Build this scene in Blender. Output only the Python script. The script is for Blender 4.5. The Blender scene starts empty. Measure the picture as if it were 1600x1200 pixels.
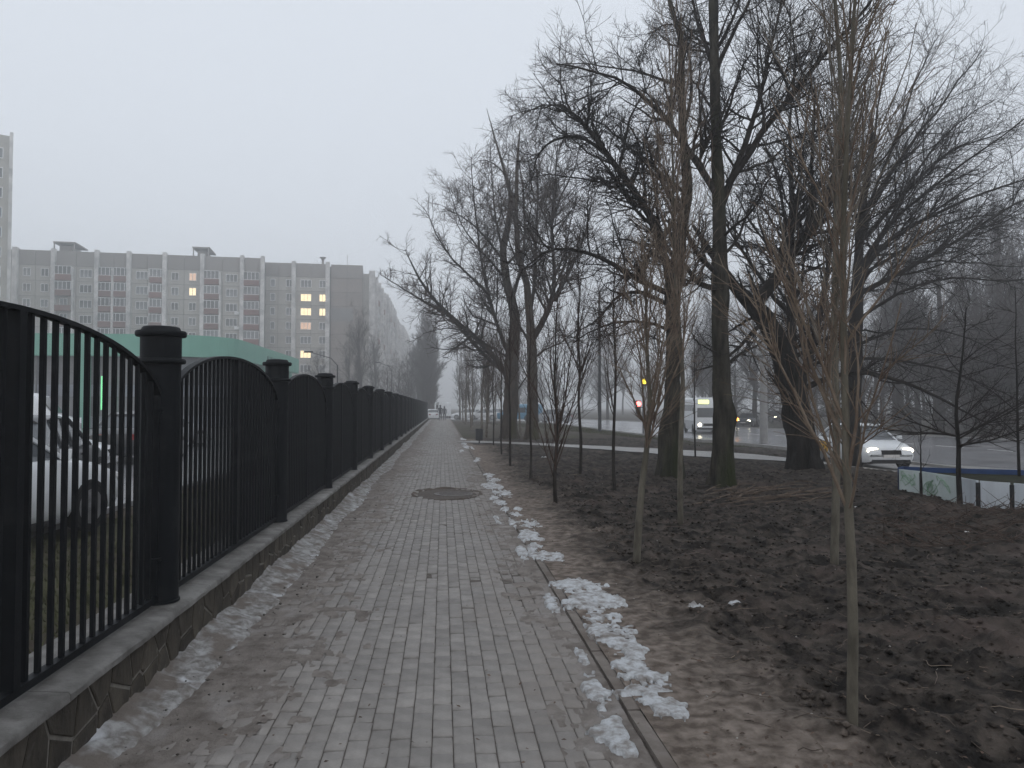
import bpy, math, random
import numpy as np
from mathutils import Vector, Matrix, Euler

rng = np.random.default_rng(7)
random.seed(7)
SC = bpy.context.scene
COL = SC.collection
PI = math.pi

# ------------------------------------------------------------------ camera
YAW = math.radians(5.14)
PITCH = math.radians(1.72)
EYE = 1.6
F = 1200.0                       # focal length in pixels of the 1600 px wide photograph
cd = bpy.data.cameras.new('camera')
cam = bpy.data.objects.new('camera', cd)
COL.objects.link(cam)
cam.location = (0, 0, EYE)
cam.rotation_euler = (PI / 2 + PITCH, 0, -YAW)
cd.sensor_width = 36
cd.lens = 36 * F / 1600
cd.clip_start = 0.05
cd.clip_end = 3000
SC.camera = cam

# ------------------------------------------------------------------ world, light, exposure
w = bpy.data.worlds.new('World')
SC.world = w
w.use_nodes = True
nt = w.node_tree
for n in list(nt.nodes):
    nt.nodes.remove(n)
out = nt.nodes.new('ShaderNodeOutputWorld')
sky = nt.nodes.new('ShaderNodeTexSky')
sky.sky_type = 'NISHITA'
sky.sun_disc = False
sky.sun_elevation = math.radians(12)
sky.sun_rotation = math.radians(200)
sky.dust_density = 4
b1 = nt.nodes.new('ShaderNodeBackground')
b1.inputs['Strength'].default_value = 0.05
nt.links.new(sky.outputs[0], b1.inputs['Color'])
b2 = nt.nodes.new('ShaderNodeBackground')          # the closed cloud deck
b2.inputs['Color'].default_value = (0.63, 0.672, 0.735, 1)
b2.inputs['Strength'].default_value = 1.0
mx = nt.nodes.new('ShaderNodeMixShader')
mx.inputs[0].default_value = 0.9
nt.links.new(b1.outputs[0], mx.inputs[1])
nt.links.new(b2.outputs[0], mx.inputs[2])
nt.links.new(mx.outputs[0], out.inputs['Surface'])

sd = bpy.data.lights.new('sun', 'SUN')
sd.energy = 0.25
sd.angle = math.radians(60)
sd.color = (1.0, 0.97, 0.93)
sun = bpy.data.objects.new('sun', sd)
sun.rotation_euler = (math.radians(40), 0, math.radians(20))
COL.objects.link(sun)

SC.view_settings.view_transform = 'Standard'
SC.view_settings.look = 'None'
SC.view_settings.exposure = 0.40
SC.view_settings.gamma = 1
SC.view_settings.use_curve_mapping = False
SC.cycles.use_denoising = True
SC.cycles.max_bounces = 8
SC.cycles.diffuse_bounces = 2
SC.cycles.glossy_bounces = 2
SC.cycles.transmission_bounces = 3
SC.cycles.volume_bounces = 5
SC.cycles.transparent_max_bounces = 4
SC.cycles.use_adaptive_sampling = True
SC.cycles.adaptive_threshold = 0.02

# ------------------------------------------------------------------ projection helpers
def W(px, d, z=0.0):
    """world point at camera depth d seen in column px, at height z"""
    r = (px - 800) / F * d
    return Vector((r * math.cos(YAW) + d * math.sin(YAW), d * math.cos(YAW) - r * math.sin(YAW), z))

def A(px, py, d):
    """world point at depth d seen at pixel (px, py)"""
    return W(px, d, EYE + (636 - py) / F * d)

def G(px, py, z=0.0):
    """ground point at height z seen at pixel (px, py)"""
    return W(px, (EYE - z) * F / (py - 636), z)

# ------------------------------------------------------------------ noise
_tab = np.random.default_rng(3).random((256, 256))
def vnoise(x, y, s=0):
    x = np.asarray(x, float) + 37.3 * s + 500; y = np.asarray(y, float) + 91.7 * s + 500
    xi = np.floor(x).astype(int); yi = np.floor(y).astype(int)
    fx = x - xi; fy = y - yi
    fx = fx * fx * (3 - 2 * fx); fy = fy * fy * (3 - 2 * fy)
    a = _tab[xi & 255, yi & 255]; b = _tab[(xi + 1) & 255, yi & 255]
    c = _tab[xi & 255, (yi + 1) & 255]; d = _tab[(xi + 1) & 255, (yi + 1) & 255]
    return (a * (1 - fx) + b * fx) * (1 - fy) + (c * (1 - fx) + d * fx) * fy
def fbm(x, y, o=4, s=0):
    t = 0; a = 0.5; n = 0
    for i in range(o):
        t = t + a * vnoise(x * 2 ** i, y * 2 ** i, s + i); n += a; a *= 0.5
    return t / n
def sstep(a, b, x):
    t = np.clip((x - a) / (b - a), 0, 1)
    return t * t * (3 - 2 * t)

def terrain(x, y):
    x = np.asarray(x, float); y = np.asarray(y, float)
    sy = sstep(78, 104, y)
    return -0.5 * sstep(9.5, 15.5, x) * (1 - sy) + -0.14 * sy
def tz(x, y):
    return float(terrain(x, y))

# ------------------------------------------------------------------ materials
_M = {}
def mat(name, col, rough=0.8, col2=None, scale=8.0, detail=6, bump=0.0, bscale=None, metal=0.0,
        island=0.0, emit=None, estr=0.0, spec=0.3, bdist=0.02, fac=(0.35, 0.65), stretch=None, extra=None, coat=0.0):
    if name in _M:
        return _M[name]
    m = bpy.data.materials.new(name)
    m.use_nodes = True
    t = m.node_tree
    b = t.nodes['Principled BSDF']
    b.inputs['Roughness'].default_value = rough
    b.inputs['Metallic'].default_value = metal
    b.inputs['Specular IOR Level'].default_value = spec
    if coat:
        b.inputs['Coat Weight'].default_value = coat
        b.inputs['Coat Roughness'].default_value = 0.1
    tc = t.nodes.new('ShaderNodeTexCoord')
    vec = tc.outputs['Object']
    if stretch:
        mp = t.nodes.new('ShaderNodeMapping')
        mp.inputs['Scale'].default_value = stretch
        t.links.new(vec, mp.inputs['Vector'])
        vec = mp.outputs[0]
    c2 = col2 if col2 else tuple(c * 0.7 for c in col)
    no = t.nodes.new('ShaderNodeTexNoise')
    no.inputs['Scale'].default_value = scale
    no.inputs['Detail'].default_value = detail
    no.inputs['Roughness'].default_value = 0.62
    t.links.new(vec, no.inputs['Vector'])
    cr = t.nodes.new('ShaderNodeValToRGB')
    cr.color_ramp.elements[0].position = fac[0]
    cr.color_ramp.elements[1].position = fac[1]
    cr.color_ramp.elements[0].color = (*c2, 1)
    cr.color_ramp.elements[1].color = (*col, 1)
    t.links.new(no.outputs['Fac'], cr.inputs[0])
    c = cr.outputs[0]
    for (ecol, esc, lo, hi) in (extra or []):
        n2 = t.nodes.new('ShaderNodeTexNoise')
        n2.inputs['Scale'].default_value = esc
        n2.inputs['Detail'].default_value = 5
        t.links.new(vec, n2.inputs['Vector'])
        mr = t.nodes.new('ShaderNodeMapRange')
        mr.inputs['From Min'].default_value = lo
        mr.inputs['From Max'].default_value = hi
        t.links.new(n2.outputs['Fac'], mr.inputs['Value'])
        mm = t.nodes.new('ShaderNodeMix'); mm.data_type = 'RGBA'
        t.links.new(mr.outputs[0], mm.inputs[0])
        t.links.new(c, mm.inputs[6])
        mm.inputs[7].default_value = (*ecol, 1)
        c = mm.outputs[2]
    if island:
        gm = t.nodes.new('ShaderNodeNewGeometry')
        oi = t.nodes.new('ShaderNodeObjectInfo')
        ad = t.nodes.new('ShaderNodeMath'); ad.operation = 'ADD'
        t.links.new(gm.outputs['Random Per Island'], ad.inputs[0])
        t.links.new(oi.outputs['Random'], ad.inputs[1])
        fr = t.nodes.new('ShaderNodeMath'); fr.operation = 'FRACT'
        t.links.new(ad.outputs[0], fr.inputs[0])
        mr = t.nodes.new('ShaderNodeMapRange')
        mr.inputs['To Min'].default_value = 1 - island
        mr.inputs['To Max'].default_value = 1 + island
        t.links.new(fr.outputs[0], mr.inputs['Value'])
        hs = t.nodes.new('ShaderNodeHueSaturation')
        t.links.new(mr.outputs[0], hs.inputs['Value'])
        t.links.new(c, hs.inputs['Color'])
        c = hs.outputs[0]
    t.links.new(c, b.inputs['Base Color'])
    if bump:
        nb = t.nodes.new('ShaderNodeTexNoise')
        nb.inputs['Scale'].default_value = bscale or scale * 4
        nb.inputs['Detail'].default_value = 8
        nb.inputs['Roughness'].default_value = 0.7
        t.links.new(vec, nb.inputs['Vector'])
        bp = t.nodes.new('ShaderNodeBump')
        bp.inputs['Strength'].default_value = bump
        bp.inputs['Distance'].default_value = bdist
        t.links.new(nb.outputs['Fac'], bp.inputs['Height'])
        t.links.new(bp.outputs[0], b.inputs['Normal'])
    if emit:
        b.inputs['Emission Color'].default_value = (*emit, 1)
        b.inputs['Emission Strength'].default_value = estr
    _M[name] = m
    return m

# ------------------------------------------------------------------ mesh helpers
def mesh_arrays(name, V, faces_list, smooth=False):
    """V (n,3); faces_list: list of int arrays (m,k)"""
    me = bpy.data.meshes.new(name)
    V = np.ascontiguousarray(V, dtype=np.float32)
    me.vertices.add(len(V))
    me.vertices.foreach_set('co', V.ravel())
    faces_list = [f for f in faces_list if len(f)]
    nl = sum(f.size for f in faces_list); nf = sum(len(f) for f in faces_list)
    me.loops.add(nl)
    me.loops.foreach_set('vertex_index', np.concatenate([f.ravel() for f in faces_list]).astype(np.int32))
    me.polygons.add(nf)
    starts = []; s = 0
    for f in faces_list:
        k = f.shape[1]
        starts.append(s + np.arange(len(f)) * k); s += f.size
    me.polygons.foreach_set('loop_start', np.concatenate(starts).astype(np.int32))
    me.update(calc_edges=True)
    me.validate()
    if smooth:
        me.polygons.foreach_set('use_smooth', np.ones(len(me.polygons), dtype=bool))
    return me

def link(name, me, m=None, parent=None, loc=None, rz=0.0):
    o = bpy.data.objects.new(name, me)
    if m is not None and me is not None and len(me.materials) == 0:
        me.materials.append(m)
    COL.objects.link(o)
    if parent is not None:
        o.parent = parent
    if loc is not None:
        o.location = loc
    if rz:
        o.rotation_euler = (0, 0, rz)
    return o

def tag(o, label=None, cat=None, group=None, kind=None):
    if label: o['label'] = label
    if cat: o['category'] = cat
    if group: o['group'] = group
    if kind: o['kind'] = kind
    return o

def thing(name, label, cat, loc=(0, 0, 0), rz=0.0, group=None):
    o = bpy.data.objects.new(name, None)
    o.empty_display_size = 0.2
    COL.objects.link(o)
    o.location = loc
    o.rotation_euler = (0, 0, rz)
    return tag(o, label, cat, group)

def copy_tree(o, parent=None, kids=None):
    c = o.copy()
    COL.objects.link(c)
    c.parent = parent
    for ch in list(o.children):
        copy_tree(ch, c)
    return c

class MB:
    """collects simple shapes into one mesh"""
    def __init__(s):
        s.v = []; s.f = []
    def add(s, vs, fs):
        n = len(s.v)
        s.v += [tuple(v) for v in vs]
        s.f += [tuple(i + n for i in f) for f in fs]
        return s
    def box(s, x0, x1, y0, y1, z0, z1, taper=0.0, M=None):
        t = taper
        vs = [(x0, y0, z0), (x1, y0, z0), (x1, y1, z0), (x0, y1, z0),
              (x0 + t, y0 + t, z1), (x1 - t, y0 + t, z1), (x1 - t, y1 - t, z1), (x0 + t, y1 - t, z1)]
        if M is not None: vs = [M @ Vector(v) for v in vs]
        return s.add(vs, [(3, 2, 1, 0), (4, 5, 6, 7), (0, 1, 5, 4), (1, 2, 6, 5), (2, 3, 7, 6), (3, 0, 4, 7)])
    def bar(s, a, b, r, n=6, r2=None):
        a = Vector(a); b = Vector(b); r2 = r if r2 is None else r2
        d = (b - a).normalized()
        u = d.cross(Vector((0, 0, 1)))
        if u.length < 1e-3: u = Vector((1, 0, 0))
        u.normalize(); v = d.cross(u)
        vs = []
        for p, q in ((a, r), (b, r2)):
            for i in range(n):
                t = 2 * PI * i / n
                vs.append(p + (u * math.cos(t) + v * math.sin(t)) * q)
        fs = [(i, (i + 1) % n, n + (i + 1) % n, n + i) for i in range(n)]
        fs += [tuple(range(n))[::-1], tuple(range(n, 2 * n))]
        return s.add(vs, fs)
    def lathe(s, prof, n=20, c=(0, 0, 0)):
        vs = []
        for r, z in prof:
            for i in range(n):
                t = 2 * PI * i / n
                vs.append((c[0] + r * math.cos(t), c[1] + r * math.sin(t), c[2] + z))
        fs = []
        for k in range(len(prof) - 1):
            for i in range(n):
                j = (i + 1) % n
                fs.append((k * n + i, k * n + j, (k + 1) * n + j, (k + 1) * n + i))
        fs.append(tuple(range(n))[::-1]); fs.append(tuple(range((len(prof) - 1) * n, len(prof) * n)))
        return s.add(vs, fs)
    def loft(s, rings, cap=True):
        n = len(rings[0]); vs = [p for r in rings for p in r]; fs = []
        for k in range(len(rings) - 1):
            for i in range(n):
                j = (i + 1) % n
                fs.append((k * n + i, k * n + j, (k + 1) * n + j, (k + 1) * n + i))
        if cap:
            fs.append(tuple(range(n))[::-1]); fs.append(tuple(range((len(rings) - 1) * n, len(rings) * n)))
        return s.add(vs, fs)
    def mesh(s, name, smooth=None):
        me = bpy.data.meshes.new(name)
        me.from_pydata(s.v, [], s.f)
        if smooth is not None:
            me.polygons.foreach_set('use_smooth', np.ones(len(me.polygons), dtype=bool))
            me.set_sharp_from_angle(angle=math.radians(smooth))
        me.update()
        return me
    def build(s, name, m, parent=None, loc=None, rz=0.0, smooth=None):
        return link(name, s.mesh(name, smooth), m, parent, loc, rz)

def grid_mesh(name, X, Y, Z, mask=None, smooth=True):
    """X,Y,Z 2-D arrays (rows=y, cols=x)"""
    ny, nx = X.shape
    V = np.stack([X, Y, Z], -1).reshape(-1, 3)
    idx = np.arange(nx * ny).reshape(ny, nx)
    q = np.stack([idx[:-1, :-1], idx[:-1, 1:], idx[1:, 1:], idx[1:, :-1]], -1).reshape(-1, 4)
    if mask is not None:
        k = mask.reshape(-1)[q].any(1)
        q = q[k]
        used = np.unique(q)
        re = np.full(len(V), -1); re[used] = np.arange(len(used))
        V = V[used]; q = re[q]
    return mesh_arrays(name, V, [q], smooth)

def steps(a, b, s0, g):
    out_ = [a]
    while out_[-1] < b:
        out_.append(out_[-1] + s0 + g * abs(out_[-1]))
    return np.array(out_)

# ------------------------------------------------------------------ tubes and trees
def tubes(P, R, k):
    """P (B,n,3), R (B,n) -> verts, quads"""
    B, n, _ = P.shape
    T = np.gradient(P, axis=1)
    T /= np.linalg.norm(T, axis=2, keepdims=True) + 1e-9
    ref = np.where(np.abs(T[:, :1, 2:3]) > 0.9, np.array([1.0, 0.13, 0]), np.array([0.05, 0.1, 1.0]))
    U = np.cross(T, np.broadcast_to(ref, T.shape)); U /= np.linalg.norm(U, axis=2, keepdims=True) + 1e-9
    Vv = np.cross(T, U)
    a = np.arange(k) * 2 * PI / k
    ring = P[:, :, None, :] + R[:, :, None, None] * (np.cos(a)[None, None, :, None] * U[:, :, None, :] + np.sin(a)[None, None, :, None] * Vv[:, :, None, :])
    V = ring.reshape(-1, 3)
    base = (np.arange(B) * n * k)[:, None, None] + (np.arange(n - 1) * k)[None, :, None]
    i = np.arange(k)[None, None, :]; j = (np.arange(k) + 1)[None, None, :] % k
    q = np.stack([base + i, base + j, base + k + j, base + k + i], -1).reshape(-1, 4)
    return V, q

def tube_mesh(name, groups, smooth=True):
    Vs = []; Qs = []; n = 0
    for P, R, k in groups:
        if len(P) == 0: continue
        V, q = tubes(P, R, k)
        Vs.append(V); Qs.append(q + n); n += len(V)
    return mesh_arrays(name, np.concatenate(Vs), [np.concatenate(Qs)], smooth)

def resample(pts, rad, n, wob=0.0, rg=rng):
    p = np.array(pts, float); r = np.array(rad, float)
    # catmull-rom smoothing
    d = np.linalg.norm(np.diff(p, axis=0), axis=1); s = np.r_[0, np.cumsum(d)]
    t = np.linspace(0, s[-1], n)
    o = np.stack([np.interp(t, s, p[:, i]) for i in range(3)], 1)
    for _ in range(2):
        o[1:-1] = 0.25 * o[:-2] + 0.5 * o[1:-1] + 0.25 * o[2:]
    if wob:
        o[1:] += rg.normal(0, wob, (n - 1, 3)) * np.linspace(0.3, 1, n - 1)[:, None]
    return o, np.interp(t, s, r)

def grow(P, R, N, tmin, tmax, lf, ang, npts, rr, up, jit, rg, rend=0.35, droop=0.0, lmin=0.05, lenpow=0.5, rmin=0.0015, labs=None):
    """grow N children on parent polylines P (B,n,3), R (B,n)."""
    B, n, _ = P.shape
    L = np.linalg.norm(np.diff(P, axis=1), axis=2).sum(1)
    pr = L / L.sum()
    b = rg.choice(B, N, p=pr)
    t = tmin + (tmax - tmin) * rg.random(N)
    x = t * (n - 1); i = np.minimum(x.astype(int), n - 2); f = x - i
    p0 = P[b, i] * (1 - f)[:, None] + P[b, i + 1] * f[:, None]
    r0 = R[b, i] * (1 - f) + R[b, i + 1] * f
    T = P[b, i + 1] - P[b, i]; T /= np.linalg.norm(T, axis=1, keepdims=True) + 1e-9
    rnd = rg.normal(size=(N, 3)); perp = rnd - (rnd * T).sum(1, keepdims=True) * T
    perp /= np.linalg.norm(perp, axis=1, keepdims=True) + 1e-9
    a = np.radians(ang[0] + (ang[1] - ang[0]) * rg.random(N))[:, None]
    D = T * np.cos(a) + perp * np.sin(a)
    base = L[b] if labs is None else np.full(N, labs)
    ln = np.maximum(lmin, base * (lf[0] + (lf[1] - lf[0]) * rg.random(N)) * (1 - 0.65 * (t - tmin) / (tmax - tmin + 1e-6)) ** lenpow)
    Q = np.zeros((N, npts, 3)); Q[:, 0] = p0
    st = (ln / (npts - 1))[:, None]
    for j in range(1, npts):
        D = D + rg.normal(0, jit, (N, 3)); D[:, 2] += up - droop * j
        D /= np.linalg.norm(D, axis=1, keepdims=True)
        Q[:, j] = Q[:, j - 1] + D * st
    rb = np.minimum(r0 * 0.85, np.maximum(rmin, r0 * rr * (0.7 + 0.5 * rg.random(N))))
    RR = rb[:, None] * np.linspace(1, rend, npts)[None, :]
    RR = np.maximum(RR, rmin * 0.6)
    return Q, RR

BARK = mat('bark_dark', (0.085, 0.078, 0.062), 0.95, (0.020, 0.018, 0.016), 7, bump=1.0, bscale=16, bdist=0.09, stretch=(1, 1, 0.25),
           extra=[((0.035, 0.042, 0.018), 1.3, 0.48, 0.66)], spec=0.1)
BARK_BLACK = mat('bark_black', (0.034, 0.030, 0.027), 0.95, (0.010, 0.009, 0.008), 5, bump=1.0, bscale=14, bdist=0.09, stretch=(1, 1, 0.25), spec=0.1)
BARK_BROWN = mat('bark_brown', (0.085, 0.068, 0.054), 0.95, (0.038, 0.030, 0.025), 6, bump=1.0, bscale=16, bdist=0.08, stretch=(1, 1, 0.25),
                 extra=[((0.06, 0.06, 0.025), 1.1, 0.55, 0.7)], spec=0.1)
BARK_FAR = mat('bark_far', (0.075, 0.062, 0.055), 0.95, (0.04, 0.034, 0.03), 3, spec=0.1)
LIMB = mat('limb_bark', (0.042, 0.036, 0.031), 0.95, (0.018, 0.016, 0.015), 9, spec=0.1)
TWIG = mat('twig_bark', (0.040, 0.034, 0.031), 0.95, (0.024, 0.020, 0.019), 4, spec=0.1)
TWIG_BR = mat('twig_brown', (0.085, 0.060, 0.048), 0.95, (0.045, 0.033, 0.028), 3, spec=0.1)
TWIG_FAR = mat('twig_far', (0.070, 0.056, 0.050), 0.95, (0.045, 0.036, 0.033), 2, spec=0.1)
SAP_BARK = mat('sapling_bark', (0.17, 0.155, 0.125), 0.9, (0.075, 0.068, 0.055), 12, bump=0.4, bscale=60, stretch=(1, 1, 0.3),
               extra=[((0.05, 0.045, 0.035), 3.0, 0.5, 0.62)], spec=0.15)
SAP_TWIG = mat('sapling_twig', (0.23, 0.185, 0.145), 0.85, (0.115, 0.083, 0.064), 5, spec=0.15)
SAP_TWIG2 = mat('sapling_twig_grey', (0.21, 0.185, 0.155), 0.85, (0.07, 0.058, 0.048), 5, spec=0.15)

def pts_at(pl, d, dd=0.0):
    n = len(pl)
    return [A(p[0], p[1], d + dd * (i / (n - 1)) ** 1.3) for i, p in enumerate(pl)]

def big_tree(name, label, d, trunk, limbs, mats, n2=12, n3=1500, n4=6000, seed=1, group=None, n_auto=6,
             ang2=(35, 70), up2=0.10, up3=0.05, len2=(0.25, 0.5), base=True, cat='tree', droop=0.0, tw=(0.006, 0.0035), scale_far=1.0,
             auto_t=(0.4, 0.95), auto_len=(0.12, 0.25)):
    rg = np.random.default_rng(seed)
    p0 = W(trunk[0][0], d); z0 = tz(p0.x, p0.y)
    root = thing(name, label, cat, (p0.x, p0.y, z0), group=group)
    off = np.array([p0.x, p0.y, z0])
    tp = [A(t[0], t[1], d + (t[3] if len(t) > 3 else 0)) for t in trunk]
    tp[0].z = z0 - 0.15
    NT = 90; NS = 24
    P, R = resample(tp, [t[2] for t in trunk], NT, 0.004, rg)
    P = P - off
    # root flare and uneven trunk
    me = tube_mesh('trunk', [(P[None], R[None], NS)])
    co = np.empty(len(me.vertices) * 3, np.float32); me.vertices.foreach_get('co', co); co = co.reshape(-1, 3)
    th = np.tile(np.arange(NS) / NS * 2 * PI, NT); hz = np.repeat(P[:, 2], NS); ax = np.repeat(P, NS, axis=0)
    cth, sth = np.cos(th) + 2, np.sin(th) + 2
    k = 1 + 0.22 * (vnoise(cth * 1.4 + sth * 2.2, hz * 1.5, seed) - 0.5) + 0.16 * (vnoise(cth * 5 + sth * 7, hz * 6, seed + 3) - 0.5) + 0.55 * np.maximum(0, vnoise(cth * 1.2 + 5, hz * 2.2 + sth, seed + 7) - 0.72) * (hz < 5) + np.where(hz < 0.5, (0.5 - np.maximum(hz, 0)) * (0.12 + 0.42 * np.sin(th * 5 + seed)), 0)
    co = ax + (co - ax) * k[:, None]
    me.vertices.foreach_set('co', co.astype(np.float32).ravel()); me.update()
    link('trunk', me, mats[0], root)
    LP = []; LR = []
    for lb in limbs:
        pl, r0, r1, dd = lb
        q, rr = resample(pts_at(pl, d, dd), np.linspace(r0, r1, len(pl)), 12, 0.02, rg)
        LP.append(q - off); LR.append(rr)
    if n_auto:
        Q, RR = grow(P[None], R[None], n_auto, auto_t[0], auto_t[1], auto_len, (40, 70), 12, 0.4, up2, 0.10, rg, 0.2)
        for i in range(n_auto): LP.append(Q[i]); LR.append(RR[i])
    LP = np.array(LP); LR = np.array(LR)
    P2, R2 = grow(LP, LR, n2 * len(LP), 0.12, 1.0, len2, ang2, 7, 0.5, up2, 0.16, rg, 0.3, rmin=tw[0] * 1.3)
    # which limb each secondary branch sits on: nearest limb start
    dist = np.linalg.norm(LP[None, :, :, :] - P2[:, 0][:, None, None, :], axis=3).min(2)
    own = dist.argmin(1)
    for i in range(len(LP)):
        s = own == i
        g = [(LP[i:i + 1], LR[i:i + 1], 8)]
        if s.any(): g.append((P2[s], R2[s], 5))
        link('limb', tube_mesh('limb', g), mats[1], root)
    A2 = P2; B2 = R2
    P3, R3 = grow(A2, B2, n3, 0.1, 1.0, (0.25, 0.55), (25, 65), 5, 0.5, up3, 0.2, rg, 0.5, rmin=tw[0], lmin=0.25, droop=droop)
    P3b, R3b = grow(LP, LR, n3 // 4, 0.1, 1.0, (0.08, 0.2), (35, 80), 5, 0.25, up3, 0.2, rg, 0.5, rmin=tw[0], lmin=0.3)
    P4, R4 = grow(np.concatenate([P3, P3b]), np.concatenate([R3, R3b]), n4, 0.1, 1.0, (0.3, 0.7), (20, 60), 4, 0.6, up3, 0.2, rg, 0.6, rmin=tw[1], lmin=0.18, droop=droop)
    link('crown', tube_mesh('crown', [(P3, R3, 3), (P3b, R3b, 3), (P4, R4, 3)]), mats[2], root)
    return root

def auto_tree_parts(h, r, seed, limbs=20, n2=160, n3=1000, ang=(25, 45), up=0.08, tstart=0.25, llen=(0.3, 0.5), width=1.0, tw=0.012, jit=0.12, droop=0.0, mats=None, n4=0):
    rg = np.random.default_rng(seed)
    pts = [(0, 0, -0.2)]
    x = y = 0
    for i in range(1, 8):
        x += rg.normal(0, 0.012 * h); y += rg.normal(0, 0.012 * h)
        pts.append((x * 0.6, y * 0.6, h * i / 7))
    P, R = resample(pts, np.r_[r * 1.25, np.linspace(r, r * 0.12, 7)], 16, 0, rg)
    L1, R1 = grow(P[None], R[None], limbs, tstart, 0.95, llen, ang, 8, 0.45, up, jit, rg, 0.25)
    L2, R2 = grow(L1, R1, n2, 0.1, 1, (0.25, 0.55), ang, 5, 0.5, up, jit * 1.3, rg, 0.4, rmin=tw * 1.3, lmin=0.4)
    L3, R3 = grow(np.concatenate([L2]), np.concatenate([R2]), n3, 0.05, 1, (0.35, 0.8), (20, 55), 4, 0.5, up, jit * 1.5, rg, 0.5, rmin=tw, lmin=0.4, droop=droop)
    g = [(L2, R2, 3), (L3, R3, 3)]
    if n4:
        L4, R4 = grow(L3, R3, n4, 0.05, 1, (0.35, 0.8), (20, 55), 3, 0.6, up, jit * 1.5, rg, 0.6, rmin=tw * 0.8, lmin=0.3, droop=droop)
        g.append((L4, R4, 3))
    tm = tube_mesh('trunk', [(P[None], R[None], 10), (L1, R1, 5)])
    cm = tube_mesh('crown', g)
    return tm, cm

# ================================================================== THE SETTING
# base ground sheet
DIRT = mat('dirt_ground', (0.085, 0.070, 0.056), 0.95, (0.035, 0.030, 0.025), 0.8, 10, bump=0.6, bscale=9,
           extra=[((0.060, 0.060, 0.036), 0.35, 0.5, 0.62), ((0.10, 0.085, 0.07), 2.2, 0.6, 0.75)], spec=0.1)
xs = np.concatenate([np.arange(-620, -60, 20), np.arange(-60, 60, 1.0), np.arange(60, 621, 20)])
ys = np.concatenate([np.arange(-60, -10, 10), np.arange(-10, 125, 1.0), np.arange(125, 900, 15)])
X, Y = np.meshgrid(xs, ys)
gz = terrain(X, Y) - 0.06
o = link('ground', grid_mesh('ground', X, Y, gz), DIRT); tag(o, kind='structure')

# raked bare soil to the right of the path
def lane_c(y):
    return None
LANE = [(0.9, 35.2), (3.2, 33.4), (6.0, 29.8), (8.6, 25.4), (11.2, 22.6), (14.2, 23.2), (18.5, 25.0)]
LANE_W = [1.5, 1.3, 1.7, 2.6, 3.4, 4.6, 6.0]
def polyline_dense(c, w_, n=80):
    c = np.array(c, float); d = np.r_[0, np.cumsum(np.linalg.norm(np.diff(c, axis=0), axis=1))]
    t = np.linspace(0, d[-1], n)
    o_ = np.stack([np.interp(t, d, c[:, 0]), np.interp(t, d, c[:, 1])], 1); ww = np.interp(t, d, w_)
    for _ in range(max(2, n // 12)):
        o_[1:-1] = 0.25 * o_[:-2] + 0.5 * o_[1:-1] + 0.25 * o_[2:]
    return o_, ww
lc, lw = polyline_dense(LANE, LANE_W)
SOIL = mat('bare_soil', (0.088, 0.073, 0.062), 0.97, (0.014, 0.0125, 0.0115), 5.5, 14, bump=1.0, bscale=30, fac=(0.38, 0.66),
           extra=[((0.115, 0.088, 0.077), 0.9, 0.57, 0.76), ((0.014, 0.012, 0.010), 1.7, 0.56, 0.68)], spec=0.15)
def soil_material():
    m = SOIL; t = m.node_tree; b = t.nodes['Principled BSDF']
    src = b.inputs['Base Color'].links[0].from_socket
    ge = t.nodes.new('ShaderNodeNewGeometry'); sp = t.nodes.new('ShaderNodeSeparateXYZ'); t.links.new(ge.outputs['Position'], sp.inputs[0])
    n = t.nodes.new('ShaderNodeTexNoise'); n.inputs['Scale'].default_value = 0.9; n.inputs['Detail'].default_value = 9; n.inputs['Roughness'].default_value = 0.7
    t.links.new(ge.outputs['Position'], n.inputs['Vector'])
    mr = t.nodes.new('ShaderNodeMapRange'); mr.inputs['From Min'].default_value = 0.95; mr.inputs['From Max'].default_value = 2.7
    mr.inputs['To Min'].default_value = 0.42; mr.inputs['To Max'].default_value = -0.22; t.links.new(sp.outputs[0], mr.inputs[0])
    s = t.nodes.new('ShaderNodeMath'); s.operation = 'ADD'; t.links.new(mr.outputs[0], s.inputs[0]); t.links.new(n.outputs[0], s.inputs[1])
    m2 = t.nodes.new('ShaderNodeMapRange'); m2.inputs['From Min'].default_value = 0.48; m2.inputs['From Max'].default_value = 0.78; t.links.new(s.outputs[0], m2.inputs[0])
    n3 = t.nodes.new('ShaderNodeTexNoise'); n3.inputs['Scale'].default_value = 11; n3.inputs['Detail'].default_value = 8; t.links.new(ge.outputs['Position'], n3.inputs['Vector'])
    cr = t.nodes.new('ShaderNodeValToRGB'); cr.color_ramp.elements[0].position = 0.36; cr.color_ramp.elements[1].position = 0.66
    cr.color_ramp.elements[0].color = (0.10, 0.080, 0.066, 1); cr.color_ramp.elements[1].color = (0.25, 0.210, 0.180, 1)
    t.links.new(n3.outputs[0], cr.inputs[0])
    mm = t.nodes.new('ShaderNodeMix'); mm.data_type = 'RGBA'
    t.links.new(m2.outputs[0], mm.inputs[0]); t.links.new(src, mm.inputs[6]); t.links.new(cr.outputs[0], mm.inputs[7])
    t.links.new(mm.outputs[2], b.inputs['Base Color'])
soil_material()
sx = steps(1.036, 17, 0.028, 0.006); sy_ = steps(1.6, 40, 0.022, 0.0055)
X, Y = np.meshgrid(sx, sy_)
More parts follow.
